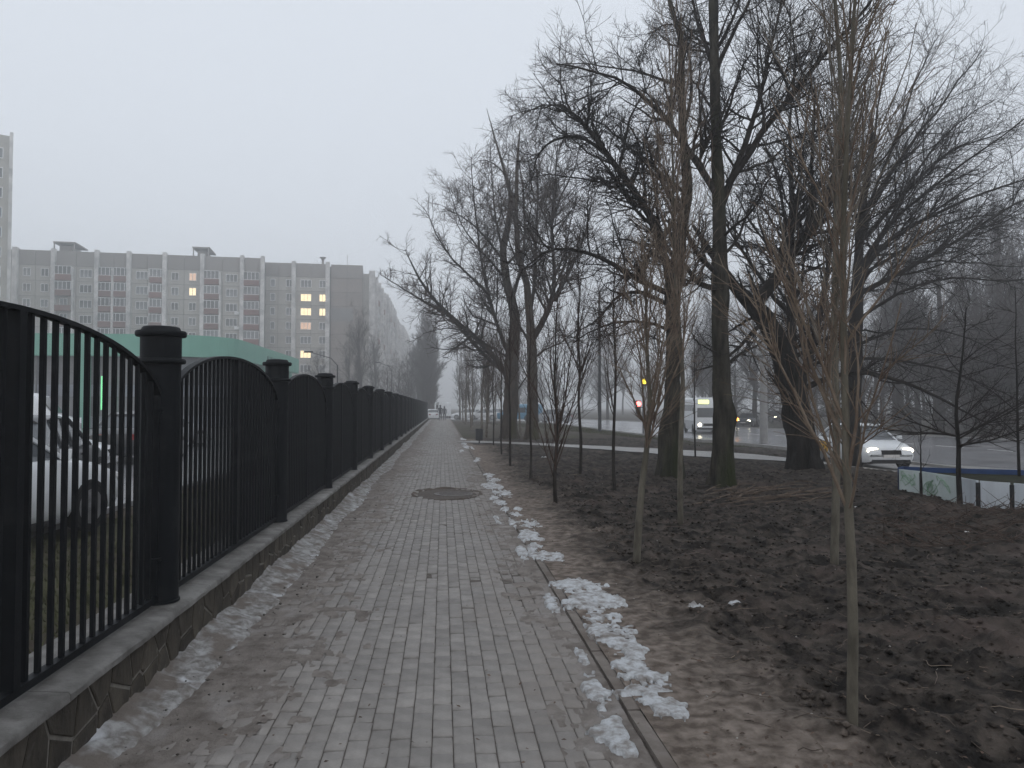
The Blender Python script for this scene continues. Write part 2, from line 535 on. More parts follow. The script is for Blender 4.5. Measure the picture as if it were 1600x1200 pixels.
def soil_surface(X, Y):
    T0 = terrain(X, Y)
    near = sstep(1.15, 2.2, X + 0.7 * (fbm(X * 1.2, Y * 0.9, 3, 9) - 0.5))
    z = (fbm(X * 0.7, Y * 0.7, 3, 1) - 0.5) * 0.13 * (0.25 + 0.75 * near) + (fbm(X * 2.6, Y * 3.2, 4, 5) - 0.5) * 0.12 * near
    cl = np.maximum(0, fbm(X * 6, Y * 7, 3, 11) - 0.47) * 0.20 * near + (fbm(X * 15, Y * 15, 4, 21) - 0.5) * 0.065 * (0.25 + 0.75 * near)
    z = z + cl - 0.005
    dl = np.full(X.shape, 9.0)
    for (cx, cy), ww in zip(lc[::2], lw[::2]):
        dl = np.minimum(dl, np.hypot(X - cx, Y - cy) - ww / 2)
    edge = np.minimum.reduce([sstep(1.02, 1.25, X), sstep(40, 37, Y), sstep(17, 15.5, X)])
    z = z * (0.3 + 0.7 * edge) * (0.35 + 0.65 * sstep(0, 1.2, dl)) + 0.02
    z = np.where(dl < 0.15, -0.03, z) - 0.09 * (1 - np.minimum(sstep(40, 38, Y), sstep(17, 16, X)))
    z += 0.10 * np.exp(-(((X - 7.2) / 0.8) ** 2 + ((Y - 10.6) / 1.8) ** 2)) * (0.4 + fbm(X * 3, Y * 3, 3, 31))
    return T0 + z
SOIL_Z = soil_surface(X, Y)
o = link('soil', grid_mesh('soil', X, Y, SOIL_Z), SOIL); tag(o, kind='structure')
def soil_z(x, y):
    j = int(np.clip(np.searchsorted(sx, x), 1, len(sx) - 1)); i = int(np.clip(np.searchsorted(sy_, y), 1, len(sy_) - 1))
    if x > 17 or y > 40 or x < 1.036: return tz(x, y)
    return float(SOIL_Z[i, j])

def strip(name, c, w_, m, zoff, n=80, across=8, kind='structure', wob=0.0):
    cc, ww = polyline_dense(c, w_, n)
    t = np.gradient(cc, axis=0); t /= np.linalg.norm(t, axis=1, keepdims=True)
    nn = np.stack([t[:, 1], -t[:, 0]], 1)
    u = np.linspace(-0.5, 0.5, across)
    X = cc[:, 0:1] + nn[:, 0:1] * u[None] * ww[:, None]; Y = cc[:, 1:2] + nn[:, 1:2] * u[None] * ww[:, None]
    if wob:
        k = (vnoise(Y * 1.5, X * 1.5, 3) - 0.5) * wob
        X = X + k
    Z = terrain(X, Y) + zoff
    o_ = link(name, grid_mesh(name, X, Y, Z), m)
    return tag(o_, kind=kind)

WETPATH = mat('lane_asphalt', (0.26, 0.25, 0.24), 0.45, (0.17, 0.16, 0.15), 1.6, 8, bump=0.2, bscale=40, spec=0.5)
strip('footpath', LANE, LANE_W, WETPATH, 0.035, wob=0.3)

# the wet road: runs along on the right, bends left across the end of the path
ROADM = mat('wet_asphalt', (0.24, 0.24, 0.25), 0.24, (0.15, 0.15, 0.155), 0.5, 8, bump=0.12, bscale=14, spec=0.8,
            extra=[((0.30, 0.29, 0.29), 0.25, 0.5, 0.7)])
NEAR_EDGE = [(17.0, -6), (17.0, 14), (17.0, 38), (13.5, 60), (8.0, 84), (0.0, 102), (-16, 112), (-60, 122)]
RC = [(26.5, -6), (26.5, 14), (26.5, 40), (22.6, 63), (16.0, 89), (5.5, 110), (-12, 121.5), (-58, 131.5)]
road = strip('road', RC, [19] * 8, ROADM, 0.03, n=150, across=12)
PAINT = mat('road_paint', (0.62, 0.62, 0.60), 0.6, (0.4, 0.4, 0.4), 6)
LINE = mat('verge_kerb', (0.34, 0.33, 0.32), 0.8, (0.22, 0.21, 0.2), 3)
rc, rw = polyline_dense(RC, [19] * 8, 150)
tt = np.gradient(rc, axis=0); tt /= np.linalg.norm(tt, axis=1, keepdims=True); rn = np.stack([tt[:, 1], -tt[:, 0]], 1)
# broken centre line and edge line
mb = MB()
for i in range(8, 148, 3):
    c = rc[i]; a = math.atan2(tt[i, 1], tt[i, 0])
    Mx = Matrix.Translation((c[0], c[1], tz(c[0], c[1]) + 0.034)) @ Matrix.Rotation(a, 4, 'Z')
    mb.box(-1.0, 1.0, -0.07, 0.07, 0, 0.004, M=Mx)
mb.build('lane_marking', PAINT, road)
def offset_strip(name, off, wid, z0, z1, m, i0=2, i1=148, parent=None):
    rings = []
    for i in range(i0, i1):
        c = rc[i] - rn[i] * off
        a = c - rn[i] * wid
        h = tz(c[0], c[1])
        rings.append([(c[0], c[1], h + z0), (a[0], a[1], h + z0), (a[0], a[1], h + z1), (c[0], c[1], h + z1)])
    mb_ = MB(); mb_.loft(rings)
    return mb_.build(name, m, parent)
offset_strip('kerb', 9.5, 0.16, -0.1, 0.13, LINE, parent=road)
offset_strip('kerb', -9.5 - 0.16, 0.16, -0.1, 0.13, LINE, parent=road)

# verge grass between lane and road (blades)
GRASS = mat('verge_grass', (0.090, 0.095, 0.052), 0.9, (0.055, 0.055, 0.034), 2, spec=0.1)
def blades(n, fn, hmin, hmax, wd, seed):
    rg = np.random.default_rng(seed)
    x, y = fn(n, rg)
    z0 = terrain(x, y) - 0.02
    a = rg.random(len(x)) * 2 * PI; h = hmin + (hmax - hmin) * rg.random(len(x)); ln = rg.normal(0, 0.5, (len(x), 2)) * h[:, None]
    dx = np.cos(a) * wd; dy = np.sin(a) * wd
    V = np.stack([np.stack([x - dx, y - dy, z0], 1), np.stack([x + dx, y + dy, z0], 1), np.stack([x + ln[:, 0], y + ln[:, 1], z0 + h], 1)], 1)
    return mesh_arrays('grass', V.reshape(-1, 3), [np.arange(len(x) * 3).reshape(-1, 3)])
def fverge(n, rg):
    y = 24 + 50 * rg.random(n) ** 1.3; xe = np.interp(y, [24, 38, 60, 84], [16.7, 16.7, 13.2, 7.6]); x = xe - 0.2 - rg.random(n) ** 1.2 * 6
    k = (x > 4 + 0.0 * y) & (np.abs(y - np.interp(x, [p[0] for p in LANE], [p[1] for p in LANE])) > np.interp(x, [p[0] for p in LANE], LANE_W) * 0.7)
    k &= fbm(x * 0.5, y * 0.5, 3, 4) > 0.42
    return x[k], y[k]
o = link('grass', blades(26000, fverge, 0.03, 0.09, 0.02, 5), GRASS); tag(o, 'short dull green grass along the road verge', 'grass', kind='stuff')
def fleft(n, rg):
    x = -2.3 - 2.6 * rg.random(n); y = 1 + 26 * rg.random(n) ** 1.2
    k = fbm(x, y, 3, 14) > 0.4
    return x[k], y[k]
o = link('grass', blades(20000, fleft, 0.03, 0.10, 0.008, 6), GRASS); tag(o, 'olive winter grass growing behind the black fence', 'grass', kind='stuff')

# parking lot behind the fence
mb = MB(); mb.box(-58, -5.2, 3, 58, -0.1, 0.02)
o = mb.build('parking_lot', ROADM); tag(o, kind='structure')

# ------------------------------------------------------------------ the paved path
PAVER = mat('concrete_paver', (0.262, 0.245, 0.228), 0.62, (0.200, 0.186, 0.173), 9, 8, bump=0.3, bscale=70, island=0.15, spec=0.4)
def paver_material():
    """pavers carry a film of trodden mud that thickens towards both edges of the path"""
    m = PAVER; t = m.node_tree; b = t.nodes['Principled BSDF']
    src = b.inputs['Base Color'].links[0].from_socket
    ge = t.nodes.new('ShaderNodeNewGeometry'); sp = t.nodes.new('ShaderNodeSeparateXYZ')
    t.links.new(ge.outputs['Position'], sp.inputs[0])
    n = t.nodes.new('ShaderNodeTexNoise'); n.inputs['Scale'].default_value = 1.3; n.inputs['Detail'].default_value = 7; n.inputs['Roughness'].default_value = 0.65
    t.links.new(ge.outputs['Position'], n.inputs['Vector'])
    # distance from path middle (x=-0.25)
    ad = t.nodes.new('ShaderNodeMath'); ad.operation = 'ADD'; ad.inputs[1].default_value = 0.22; t.links.new(sp.outputs[0], ad.inputs[0])
    ab = t.nodes.new('ShaderNodeMath'); ab.operation = 'ABSOLUTE'; t.links.new(ad.outputs[0], ab.inputs[0])
    mr = t.nodes.new('ShaderNodeMapRange'); mr.inputs['From Min'].default_value = 0.2; mr.inputs['From Max'].default_value = 1.2
    mr.inputs['To Min'].default_value = -0.18; mr.inputs['To Max'].default_value = 0.30; t.links.new(ab.outputs[0], mr.inputs[0])
    s = t.nodes.new('ShaderNodeMath'); s.operation = 'ADD'; t.links.new(mr.outputs[0], s.inputs[0]); t.links.new(n.outputs[0], s.inputs[1])
    m2 = t.nodes.new('ShaderNodeMapRange'); m2.inputs['From Min'].default_value = 0.45; m2.inputs['From Max'].default_value = 0.72; m2.inputs['To Max'].default_value = 0.8
    t.links.new(s.outputs[0], m2.inputs[0])
    mm = t.nodes.new('ShaderNodeMix'); mm.data_type = 'RGBA'
    t.links.new(m2.outputs[0], mm.inputs[0]); t.links.new(src, mm.inputs[6]); mm.inputs[7].default_value = (0.20, 0.178, 0.160, 1)
    n4 = t.nodes.new('ShaderNodeTexNoise'); n4.inputs['Scale'].default_value = 0.75; n4.inputs['Detail'].default_value = 9; n4.inputs['Roughness'].default_value = 0.7
    t.links.new(ge.outputs['Position'], n4.inputs['Vector'])
    m4 = t.nodes.new('ShaderNodeMapRange'); m4.inputs['From Min'].default_value = 0.5; m4.inputs['From Max'].default_value = 0.68; m4.inputs['To Max'].default_value = 0.6
    t.links.new(n4.outputs[0], m4.inputs['Value'])
    m5 = t.nodes.new('ShaderNodeMix'); m5.data_type = 'RGBA'; t.links.new(m4.outputs[0], m5.inputs[0]); t.links.new(mm.outputs[2], m5.inputs[6]); m5.inputs[7].default_value = (0.125, 0.112, 0.102, 1)
    t.links.new(m5.outputs[2], b.inputs['Base Color'])
    m6 = t.nodes.new('ShaderNodeMapRange'); m6.inputs['From Min'].default_value = 0.42; m6.inputs['From Max'].default_value = 0.7; m6.inputs['To Min'].default_value = 0.72; m6.inputs['To Max'].default_value = 0.36
    t.links.new(n4.outputs[0], m6.inputs['Value']); t.links.new(m6.outputs[0], b.inputs['Roughness'])
paver_material()
JOINT = mat('joint_sand', (0.130, 0.115, 0.103), 0.95, (0.085, 0.074, 0.066), 20, spec=0.1)
mb = MB(); mb.box(-1.66, 0.966, -3, 103, -0.15, -0.009)
o = mb.build('pavement', JOINT); tag(o, kind='structure'); PAV = o
LX, LY, GAP = 0.2, 0.1, 0.0045
def paver_geo(cx, cy, lx, ly, top, tilt):
    """vectorised bevelled pavers: centre, half sizes, top z"""
    n = len(cx); hx = lx / 2 - GAP / 2; hy = ly / 2 - GAP / 2; bv = 0.006
    c = np.array([[-1, -1], [1, -1], [1, 1], [-1, 1]], float)
    rings = []
    for sx_, z_ in ((0, -0.028), (0, -0.004), (bv, 0.0)):
        px_ = cx[:, None] + c[None, :, 0] * (hx - sx_)[:, None]; py_ = cy[:, None] + c[None, :, 1] * (hy - sx_)[:, None]
        zz = np.broadcast_to((top + z_)[:, None], px_.shape) + tilt[:, 0:1] * c[None, :, 0] + tilt[:, 1:2] * c[None, :, 1]
        rings.append(np.stack([px_, py_, zz], -1))
    V = np.concatenate(rings, 1)          # n,12,3
    fs = [[8, 9, 10, 11]]
    for k in (0, 4):
        for i in range(4):
            j = (i + 1) % 4; fs.append([k + i, k + j, k + 4 + j, k + 4 + i])
    fs = np.array(fs)
    return V, fs
cols = []; xs0 = -1.655
HX, HY, HR = 0.2, 14.3, 0.47     # manhole
HOLE = lambda x, y: (((x - (HX - 0.12)) / 0.60) ** 2 + ((y - HY) / 0.95) ** 2) < 1
cx = []; cy = []
ncol = 26
for c in range(ncol):
    off = 0.1 * (c % 2) + random.uniform(-0.012, 0.012)
    yy = np.arange(-2.5 + off, 103, LX)
    cx.append(np.full(len(yy), xs0 + 0.05 + c * 0.1005)); cy.append(yy)
cx = np.concatenate(cx); cy = np.concatenate(cy)
rg = np.random.default_rng(11)
settle = (fbm(cx * 0.8, cy * 0.5, 3, 2) - 0.5) * 0.010
topz = settle * np.ones(len(cx)) + rg.normal(0, 0.0024, len(cx)); tilt = rg.normal(0, 0.0013, (len(cx), 2))
keep = ~HOLE(cx, cy)
cx, cy, topz, tilt = cx[keep], cy[keep], topz[keep], tilt[keep]
lx = np.full(len(cx), 0.1005); ly = np.full(len(cx), LX)
ssort = np.argsort(np.where((cy > 3.05) & (cx > -1.25) & (cx < 0.96), cy, 1e3 + cy))
ind = ssort[:300]; rest = np.ones(len(cx), bool); rest[ind] = False
# single pavers: shared mesh
V, fs = paver_geo(np.zeros(1), np.zeros(1), np.array([0.1005]), np.array([LX]), np.zeros(1), np.zeros((1, 2)))
pme = mesh_arrays('paver', V.reshape(-1, 3), [fs]); pme.materials.append(PAVER)
for i in ind:
    o = bpy.data.objects.new('paver', pme); COL.objects.link(o); o.parent = PAV
    o.location = (cx[i], cy[i], topz[i]); o.rotation_euler = (tilt[i, 0] * 12, tilt[i, 1] * 20, random.gauss(0, 0.011))
V, fs = paver_geo(cx[rest], cy[rest], lx[rest], ly[rest], topz[rest], tilt[rest])
n = len(V); Q = (fs[None] + (np.arange(n) * 12)[:, None, None]).reshape(-1, 4)
o = link('pavers', mesh_arrays('pavers', V.reshape(-1, 3), [Q]), PAVER, PAV); tag(o, kind='stuff')

# kerb stones on the right edge of the path
KERB = mat('kerb_concrete', (0.225, 0.200, 0.180), 0.85, (0.125, 0.107, 0.094), 5, 8, bump=0.5, bscale=50, island=0.08,
           extra=[((0.11, 0.09, 0.076), 2.0, 0.5, 0.68)], spec=0.2)
kb = thing('kerb', None, None, (0, 0, 0)); tag(kb, kind='structure')
mb = MB(); mb.box(-0.04, 0.04, -0.496, 0.496, -0.14, 0.0, taper=0.006)
km = mb.mesh('kerb_stone')
km.materials.append(KERB)
for i in range(106):
    o = bpy.data.objects.new('kerb_stone', km); COL.objects.link(o); o.parent = kb
    o.location = (1.004 + random.uniform(-.004, .004), -1.5 + i * 1.0, 0.012 + random.uniform(-.006, .006)); o.rotation_euler = (random.gauss(0, .004), random.gauss(0, .02), random.gauss(0, .003))

# manhole with broken surround
MUD = mat('brown_mud', (0.105, 0.078, 0.062), 0.8, (0.045, 0.034, 0.028), 5, 10, bump=0.8, bscale=40, spec=0.3)
X, Y = np.meshgrid(np.arange(HX - 0.85, HX + 0.75, 0.02), np.arange(HY - 1.15, HY + 1.15, 0.025))
rr = ((X - HX + 0.12) / 0.66) ** 2 + ((Y - HY) / 1.03) ** 2
Z = -0.045 + 0.035 * fbm(X * 6, Y * 6, 4, 3) + 0.05 * sstep(0.55, 1.0, rr) - 0.035 * sstep(1.0, 1.25, rr + 0.3 * fbm(X * 5, Y * 5, 2, 8))
o = link('mud_patch', grid_mesh('mud_patch', X, Y, Z, rr < 1.15), MUD); tag(o, kind='structure')
IRON = mat('cast_iron', (0.17, 0.155, 0.145), 0.55, (0.10, 0.09, 0.085), 14, metal=0.2, bump=0.3, bscale=60, spec=0.4)
mh = thing('manhole', 'round cast iron manhole cover sunk in a muddy gap in the paving', 'manhole cover', (HX, HY, -0.035))
mb = MB(); mb.lathe([(0.36, 0), (0.36, 0.035), (0.315, 0.038), (0.315, 0.0)], 32); mb.build('frame', IRON, mh, smooth=30)
mb = MB(); mb.lathe([(0.305, 0), (0.305, 0.030), (0.285, 0.034)], 32)
for k in range(-4, 5):
    hl = math.sqrt(0.27 ** 2 - (k * 0.06) ** 2)
    mb.box(-hl, hl, k * 0.06 - 0.012, k * 0.06 + 0.012, 0.034, 0.040)
mb.build('cover', IRON, mh)

# dirty snow and trodden mud banks
SNOW_D = mat('dirty_snow', (0.42, 0.415, 0.41), 0.85, (0.19, 0.175, 0.16), 13, 11, bump=1.0, bscale=40, fac=(0.38, 0.62),
             extra=[((0.58, 0.59, 0.61), 3.4, 0.58, 0.70), ((0.19, 0.165, 0.145), 5.2, 0.50, 0.62)], spec=0.3)
SNOW = mat('snow', (0.58, 0.60, 0.62), 0.7, (0.27, 0.25, 0.235), 16, 9, bump=1.0, bscale=55, fac=(0.36, 0.58), spec=0.4, extra=[((0.22, 0.195, 0.175), 6, 0.56, 0.68)])
SILT = mat('trodden_silt', (0.235, 0.210, 0.190), 0.88, (0.125, 0.107, 0.094), 6, 10, bump=0.8, bscale=48, fac=(0.35, 0.62),
           extra=[((0.27, 0.25, 0.235), 3.1, 0.55, 0.68)], spec=0.25)
yv = steps(1.8, 92, 0.018, 0.0045)
def bank(name, m, xa, xb, res, zf, label, cat):
    X, Y = np.meshgrid(np.arange(xa, xb, res), yv)
    Z = zf(X, Y)
    o_ = link(name, grid_mesh(name, X, Y, Z, Z > 0.001), m)
    return tag(o_, label, cat, kind='stuff')
def z_snow_left(X, Y):
    e = -1.36 + 0.17 * (fbm(Y * 0.55, Y * 0 + 1, 3, 7) - 0.5) * 2 + 0.05 * (fbm(Y * 3, X * 3, 2, 9) - 0.5)
    u = (X - e) / (-1.64 - e)
    z = 0.085 * np.clip(u, -0.5, 1) ** 1 * (0.45 + fbm(X * 4, Y * 2.4, 4, 3)) + 0.048 * (fbm(X * 15, Y * 13, 4, 5) - 0.5)
    z *= 0.35 + 0.9 * fbm(Y * 0.4, Y * 0 + 3, 2, 17)
    return z + 0.011 - 0.03 * (u < 0)
bank('dirty_snow', SNOW_D, -1.655, -1.05, 0.014, z_snow_left, 'dirty melting snow banked along the foot of the stone wall', 'snow')
def z_silt_left(X, Y):
    e = -0.88 + 0.40 * (fbm(Y * 0.5, Y * 0 + 9, 4, 27) - 0.5) * 2
    u = (e - X) / 0.35
    return np.clip(0.007 * u, -0.02, 0.007) + 0.030 * (fbm(X * 9, Y * 6, 5, 15) - 0.5) + 0.014 * (fbm(X * 30, Y * 24, 3, 16) - 0.5)
bank('silt', SILT, -1.66, -0.45, 0.014, z_silt_left, 'grey-brown silt trodden over the pavers beside the snow', 'silt')
def z_silt_right(X, Y):
    e = 0.72 + 0.30 * (fbm(Y * 0.7, Y * 0 + 4, 4, 37) - 0.5)
    u = (X - e) / 0.3
    return np.clip(0.007 * u, -0.02, 0.007) + 0.030 * (fbm(X * 9, Y * 6, 5, 19) - 0.5) + 0.014 * (fbm(X * 30, Y * 24, 3, 17) - 0.5)
bank('silt', SILT, 0.5, 0.962, 0.016, z_silt_right, 'brown silt washed over the right edge of the pavers', 'silt')
# icy snow patches along the kerb: centre px, radii px (photo) turned to ground ellipses
PATCH = [(905, 916, 34, 7), (915, 938, 45, 10), (935, 962, 22, 11), (950, 985, 30, 11), (968, 1010, 30, 11), (985, 1040, 22, 9), (1002, 1076, 34, 14),
         (1042, 1104, 24, 12), (1008, 1060, 40, 8), (826, 818, 14, 5), (828, 838, 15, 6), (850, 868, 24, 6), (832, 853, 10, 5), (788, 771, 9, 5), (770, 750, 8, 3), (862, 940, 9, 9), (816, 862, 7, 9), (905, 1020, 9, 9), (930, 1075, 16, 20), (955, 1140, 26, 18), (1085, 948, 10, 3), (1145, 951, 8, 3),
         (975, 1165, 18, 8), (780, 762, 6, 2.5)]
_rp = random.Random(8)
for _i in range(26):
    _y = _rp.uniform(684, 830) ; _xk = 692 + (_y - 636) * 0.61
    PATCH.append((_xk + _rp.gauss(1.5, 4.5) * (_y - 636) / 60, _y, _rp.uniform(1.2, 3.8) * (_y - 620) / 70, _rp.uniform(.6, 1.6) * (_y - 620) / 60))
def z_patch(X, Y):
    H = np.full(X.shape, -9.0)
    for px, py, ax, ay in PATCH:
        c = G(px, py); e = G(px, py + ay); rx = ax / F * (1.6 * F / (py - 636)) * 1.15; ry = abs(c.y - e.y) * 1.25 + 0.03
        H = np.maximum(H, 1 - ((X - c.x) / rx) ** 2 - ((Y - c.y) / ry) ** 2)
    n_ = (fbm(X * 8, Y * 6, 5, 41) - 0.5) * 1.5 + (fbm(X * 26, Y * 20, 3, 44) - 0.5) * 1.0
    h = np.where(H > -0.9, np.maximum(H, -0.9) * 1.0 + 0.05 + n_ * 2.1, -1)
    base = np.where(X > 1.04, soil_surface(X, Y) + 0.004, np.where(X > 0.96, 0.016, 0.010))
    z = base + 0.016 * np.minimum(h, 1) + 0.014 * (fbm(X * 17, Y * 14, 3, 43) - 0.5)
    return np.where(h > 0.10, np.maximum(z, 0.002), -0.02)
bank('icy_snow', SNOW, 0.55, 2.4, 0.014, z_patch, 'white icy remnants of snow scattered along the kerb', 'snow')

# ------------------------------------------------------------------ low wall clad in flagstones
WH = 0.385; WX0, WX1 = -2.02, -1.615
WY0, WY1 = -0.5, 86.6
CORE = mat('wall_mortar', (0.23, 0.215, 0.19), 0.95, (0.12, 0.11, 0.098), 14, bump=0.5, bscale=60, spec=0.1)
STONE = mat('flagstone', (0.095, 0.082, 0.065), 0.85, (0.036, 0.031, 0.026), 6, 8, bump=0.8, bscale=26, island=0.28,
            extra=[((0.11, 0.10, 0.085), 3.0, 0.58, 0.75), ((0.16, 0.15, 0.135), 9.0, 0.64, 0.75)], stretch=(1, 1, 0.6), spec=0.25)
COPE = mat('coping_concrete', (0.205, 0.198, 0.188), 0.7, (0.085, 0.080, 0.074), 5.5, 10, bump=0.5, bscale=40, island=0.06,
           extra=[((0.075, 0.070, 0.064), 4.0, 0.56, 0.72), ((0.28, 0.275, 0.26), 1.2, 0.55, 0.75)], spec=0.35)
wall = thing('low_wall', 'long low wall clad in brown flagstones under a grey concrete coping', 'wall', (0, 0, 0))
mb = MB(); mb.box(WX0 + 0.03, WX1 - 0.012, WY0, WY1, -0.3, WH - 0.045)
mb.build('core', CORE, wall)
# voronoi flagstones on the front face, cells in the (y, z) plane
def clip_poly(poly, nx, ny, c):
    out_ = []
    for i in range(len(poly)):
        a = poly[i]; b = poly[(i + 1) % len(poly)]
        da = a[0] * nx + a[1] * ny - c; db = b[0] * nx + b[1] * ny - c
        if da <= 0: out_.append(a)
        if (da < 0 < db) or (db < 0 < da):
            t = da / (da - db); out_.append((a[0] + (b[0] - a[0]) * t, a[1] + (b[1] - a[1]) * t))
    return out_
rs = random.Random(5)
zt = WH - 0.05; stones = []
seeds = []
y = 0.4
while y < 86:
    for zz in ((0.09, 0.27) if rs.random() < 0.75 else (0.18,)):
        seeds.append((y + rs.uniform(-0.06, 0.06), zz + rs.uniform(-0.06, 0.06)))
    y += rs.uniform(0.15, 0.25)
for i, s in enumerate(seeds):
    poly = [(s[0] - 0.5, -0.03), (s[0] + 0.5, -0.03), (s[0] + 0.5, zt), (s[0] - 0.5, zt)]
    for j in range(max(0, i - 7), min(len(seeds), i + 8)):
        if j == i: continue
        q = seeds[j]; dx, dy = q[0] - s[0], q[1] - s[1]; L_ = math.hypot(dx, dy)
        if L_ < 1e-4: continue
        nx, ny = dx / L_, dy / L_
        c = (s[0] + q[0]) / 2 * nx + (s[1] + q[1]) / 2 * ny - 0.0095
        poly = clip_poly(poly, nx, ny, c)
        if len(poly) < 3: break
    if len(poly) < 3: continue
    stones.append(poly)
def stone_verts(poly, pro):
    cxm = sum(p[0] for p in poly) / len(poly); czm = sum(p[1] for p in poly) / len(poly)
    nn = len(poly); vs = []
    xf = WX1 - 0.0125
    for (k, dx) in ((1.0, 0.0), (1.0, pro * 0.6), (0.93, pro)):
        for p in poly:
            vs.append((xf + dx + (0.002 * math.sin(p[0] * 90 + p[1] * 70) if k < 1 else 0), cxm + (p[0] - cxm) * k, czm + (p[1] - czm) * k))
    fs = [tuple(range(2 * nn, 3 * nn))]
    for r_ in (0, nn):
        for i in range(nn):
            j = (i + 1) % nn; fs.append((r_ + i, r_ + j, r_ + nn + j, r_ + nn + i))
    return vs, fs
far = MB(); cnt = 0
for p in stones:
    pro = rs.uniform(0.006, 0.013)
    vs, fs = stone_verts(p, pro)
    if min(q[0] for q in p) > 1.9 and cnt < 270:
        cy_ = p[0][0]
        m_ = MB(); m_.add([(v[0], v[1] - cy_, v[2]) for v in vs], fs)
        m_.build('stone', STONE, wall, (0, cy_, 0)); cnt += 1
    else:
        far.add(vs, fs)
o = far.build('stones', STONE, wall); tag(o, kind='stuff')
# coping: cast sections with worn edge
for i in range(0, 44):
    y0 = WY0 + i * 2.0; y1 = min(y0 + 1.994, WY1)
    if y1 <= y0: break
    ny = 24 if y0 < 16 else 6
    yy = np.linspace(y0, y1, ny); u = [(-2.03, WH - 0.05), (-2.03, WH - 0.004), (-2.02, WH), (-1.93, WH + .004), (-1.80, WH + .004), (-1.68, WH - .002), (-1.600, WH - 0.010), (-1.590, WH - 0.020), (-1.590, WH - 0.05)]
    rings = []
    for yk in yy:
        ring = []
        for k, (a_, b_) in enumerate(u):
            nz = (float(vnoise(a_ * 6, yk * 6, 3)) - 0.5) * 0.010 if 1 < k < 8 else 0
            nx_ = (float(vnoise(k * 3.3, yk * 9, 8)) - 0.5) * (0.012 if k >= 6 else 0)
            ring.append((a_ + nx_, yk, b_ + nz))
        rings.append(ring)
    m_ = MB(); m_.loft(rings); m_.build('coping_slab', COPE, wall, smooth=50)

# ------------------------------------------------------------------ the black fence
IRONB = mat('black_paint', (0.0065, 0.0080, 0.0105), 0.55, (0.004, 0.005, 0.0065), 5, 6, bump=0.10, bscale=60, spec=0.16, extra=[((0.017, 0.018, 0.019), 5, 0.55, 0.72)])
fence = thing('fence', 'long black steel fence of arched bar panels between round posts on the low wall', 'fence', (0, 0, 0))
FX = -1.755; PX = -1.775; BAY = 3.38; Y1 = 5.03
posts_y = [Y1 + BAY * k for k in range(-1, 25)]
prof = [(0.122, 0), (0.122, 1.49), (0.145, 1.495), (0.148, 1.51), (0.145, 1.528), (0.124, 1.532), (0.122, 1.64), (0.150, 1.645), (0.153, 1.665), (0.150, 1.685),
        (0.118, 1.69), (0.112, 1.705), (0.08, 1.716), (0.0, 1.722)]
mb = MB(); mb.lathe([(0.128, 0.0), (0.128, 0.012), (0.120, 0.016)] + [(0.120, 1.49)], 32)
post_me = mb.mesh('post', 35); post_me.materials.append(IRONB)
mb = MB(); mb.lathe([(0.119, 1.484), (0.143, 1.487), (0.148, 1.495), (0.148, 1.508), (0.143, 1.516), (0.1225, 1.520)], 32)
ring_me = mb.mesh('collar', 35); ring_me.materials.append(IRONB)
mb = MB(); mb.lathe([(0.1215, 1.518), (0.1215, 1.655), (0.146, 1.657), (0.151, 1.665), (0.151, 1.684), (0.146, 1.692), (0.118, 1.694), (0.112, 1.712), (0.104, 1.719), (0.0, 1.730)], 32)
cap_me = mb.mesh('cap', 35); cap_me.materials.append(IRONB)
mb = MB(); mb.box(0.0, 0.055, -0.03, 0.03, 0, 0.02); mb.box(0.015, 0.045, -0.02, 0.02, -0.06, 0.0)
br_me = mb.mesh('bracket'); br_me.materials.append(IRONB)
for y in posts_y:
    p = link('post', post_me, None, fence, (PX, y, WH + 0.002), rz=random.uniform(0, 0.2))
    for nm, me in (('collar', ring_me), ('cap', cap_me)):
        link(nm, me, None, p)
    if y < 20:
        for yy, zz in ((-.13, 1.18), (.13, 1.18), (-.13, .27), (.13, .27)): link('bracket', br_me, None, p, (0, yy, zz))
    p.rotation_euler = (random.gauss(0, .002), random.gauss(0, .002), 0)
def arch(u):
    return 1.60 + 0.41 * math.sqrt(max(0, 1 - min(1, abs(u)) ** 2.0 * 0.97))
ZB = WH + 0.045
def panel_rails(yc):
    half = BAY / 2 - 0.11
    m_ = MB()
    rings = []
    for i in range(33):
        u = -1 + 2 * i / 32; u2 = math.sin(u * PI / 2)
        yy = yc + u2 * half; z_ = arch(u2)
        # tangent
        e = 1e-3; dz = arch(min(1, u2 + e)) - arch(max(-1, u2 - e)); dy = (min(1, u2 + e) - max(-1, u2 - e)) * half
        L_ = math.hypot(dy, dz); ty, tz_ = dy / L_, dz / L_
        ny_, nz_ = -tz_, ty
        hw, hh = 0.024, 0.010
        rings.append([(FX - hw, yy - ny_ * hh, z_ - nz_ * hh), (FX + hw, yy - ny_ * hh, z_ - nz_ * hh), (FX + hw, yy + ny_ * hh, z_ + nz_ * hh), (FX - hw, yy + ny_ * hh, z_ + nz_ * hh)])
    m_.loft(rings)
    m_.box(FX - 0.022, FX + 0.022, yc - half, yc + half, ZB - 0.02, ZB + 0.015)
    m_.box(FX - 0.0195, FX + 0.0195, yc - half - 0.002, yc - half + 0.03, ZB + 0.015, arch(-1) + 0.0)
    m_.box(FX - 0.0195, FX + 0.0195, yc + half - 0.03, yc + half + 0.002, ZB + 0.015, arch(1) + 0.0)
    return m_
NB = 29
bar_cache = {}
rest_bars = MB(); nbar = 0
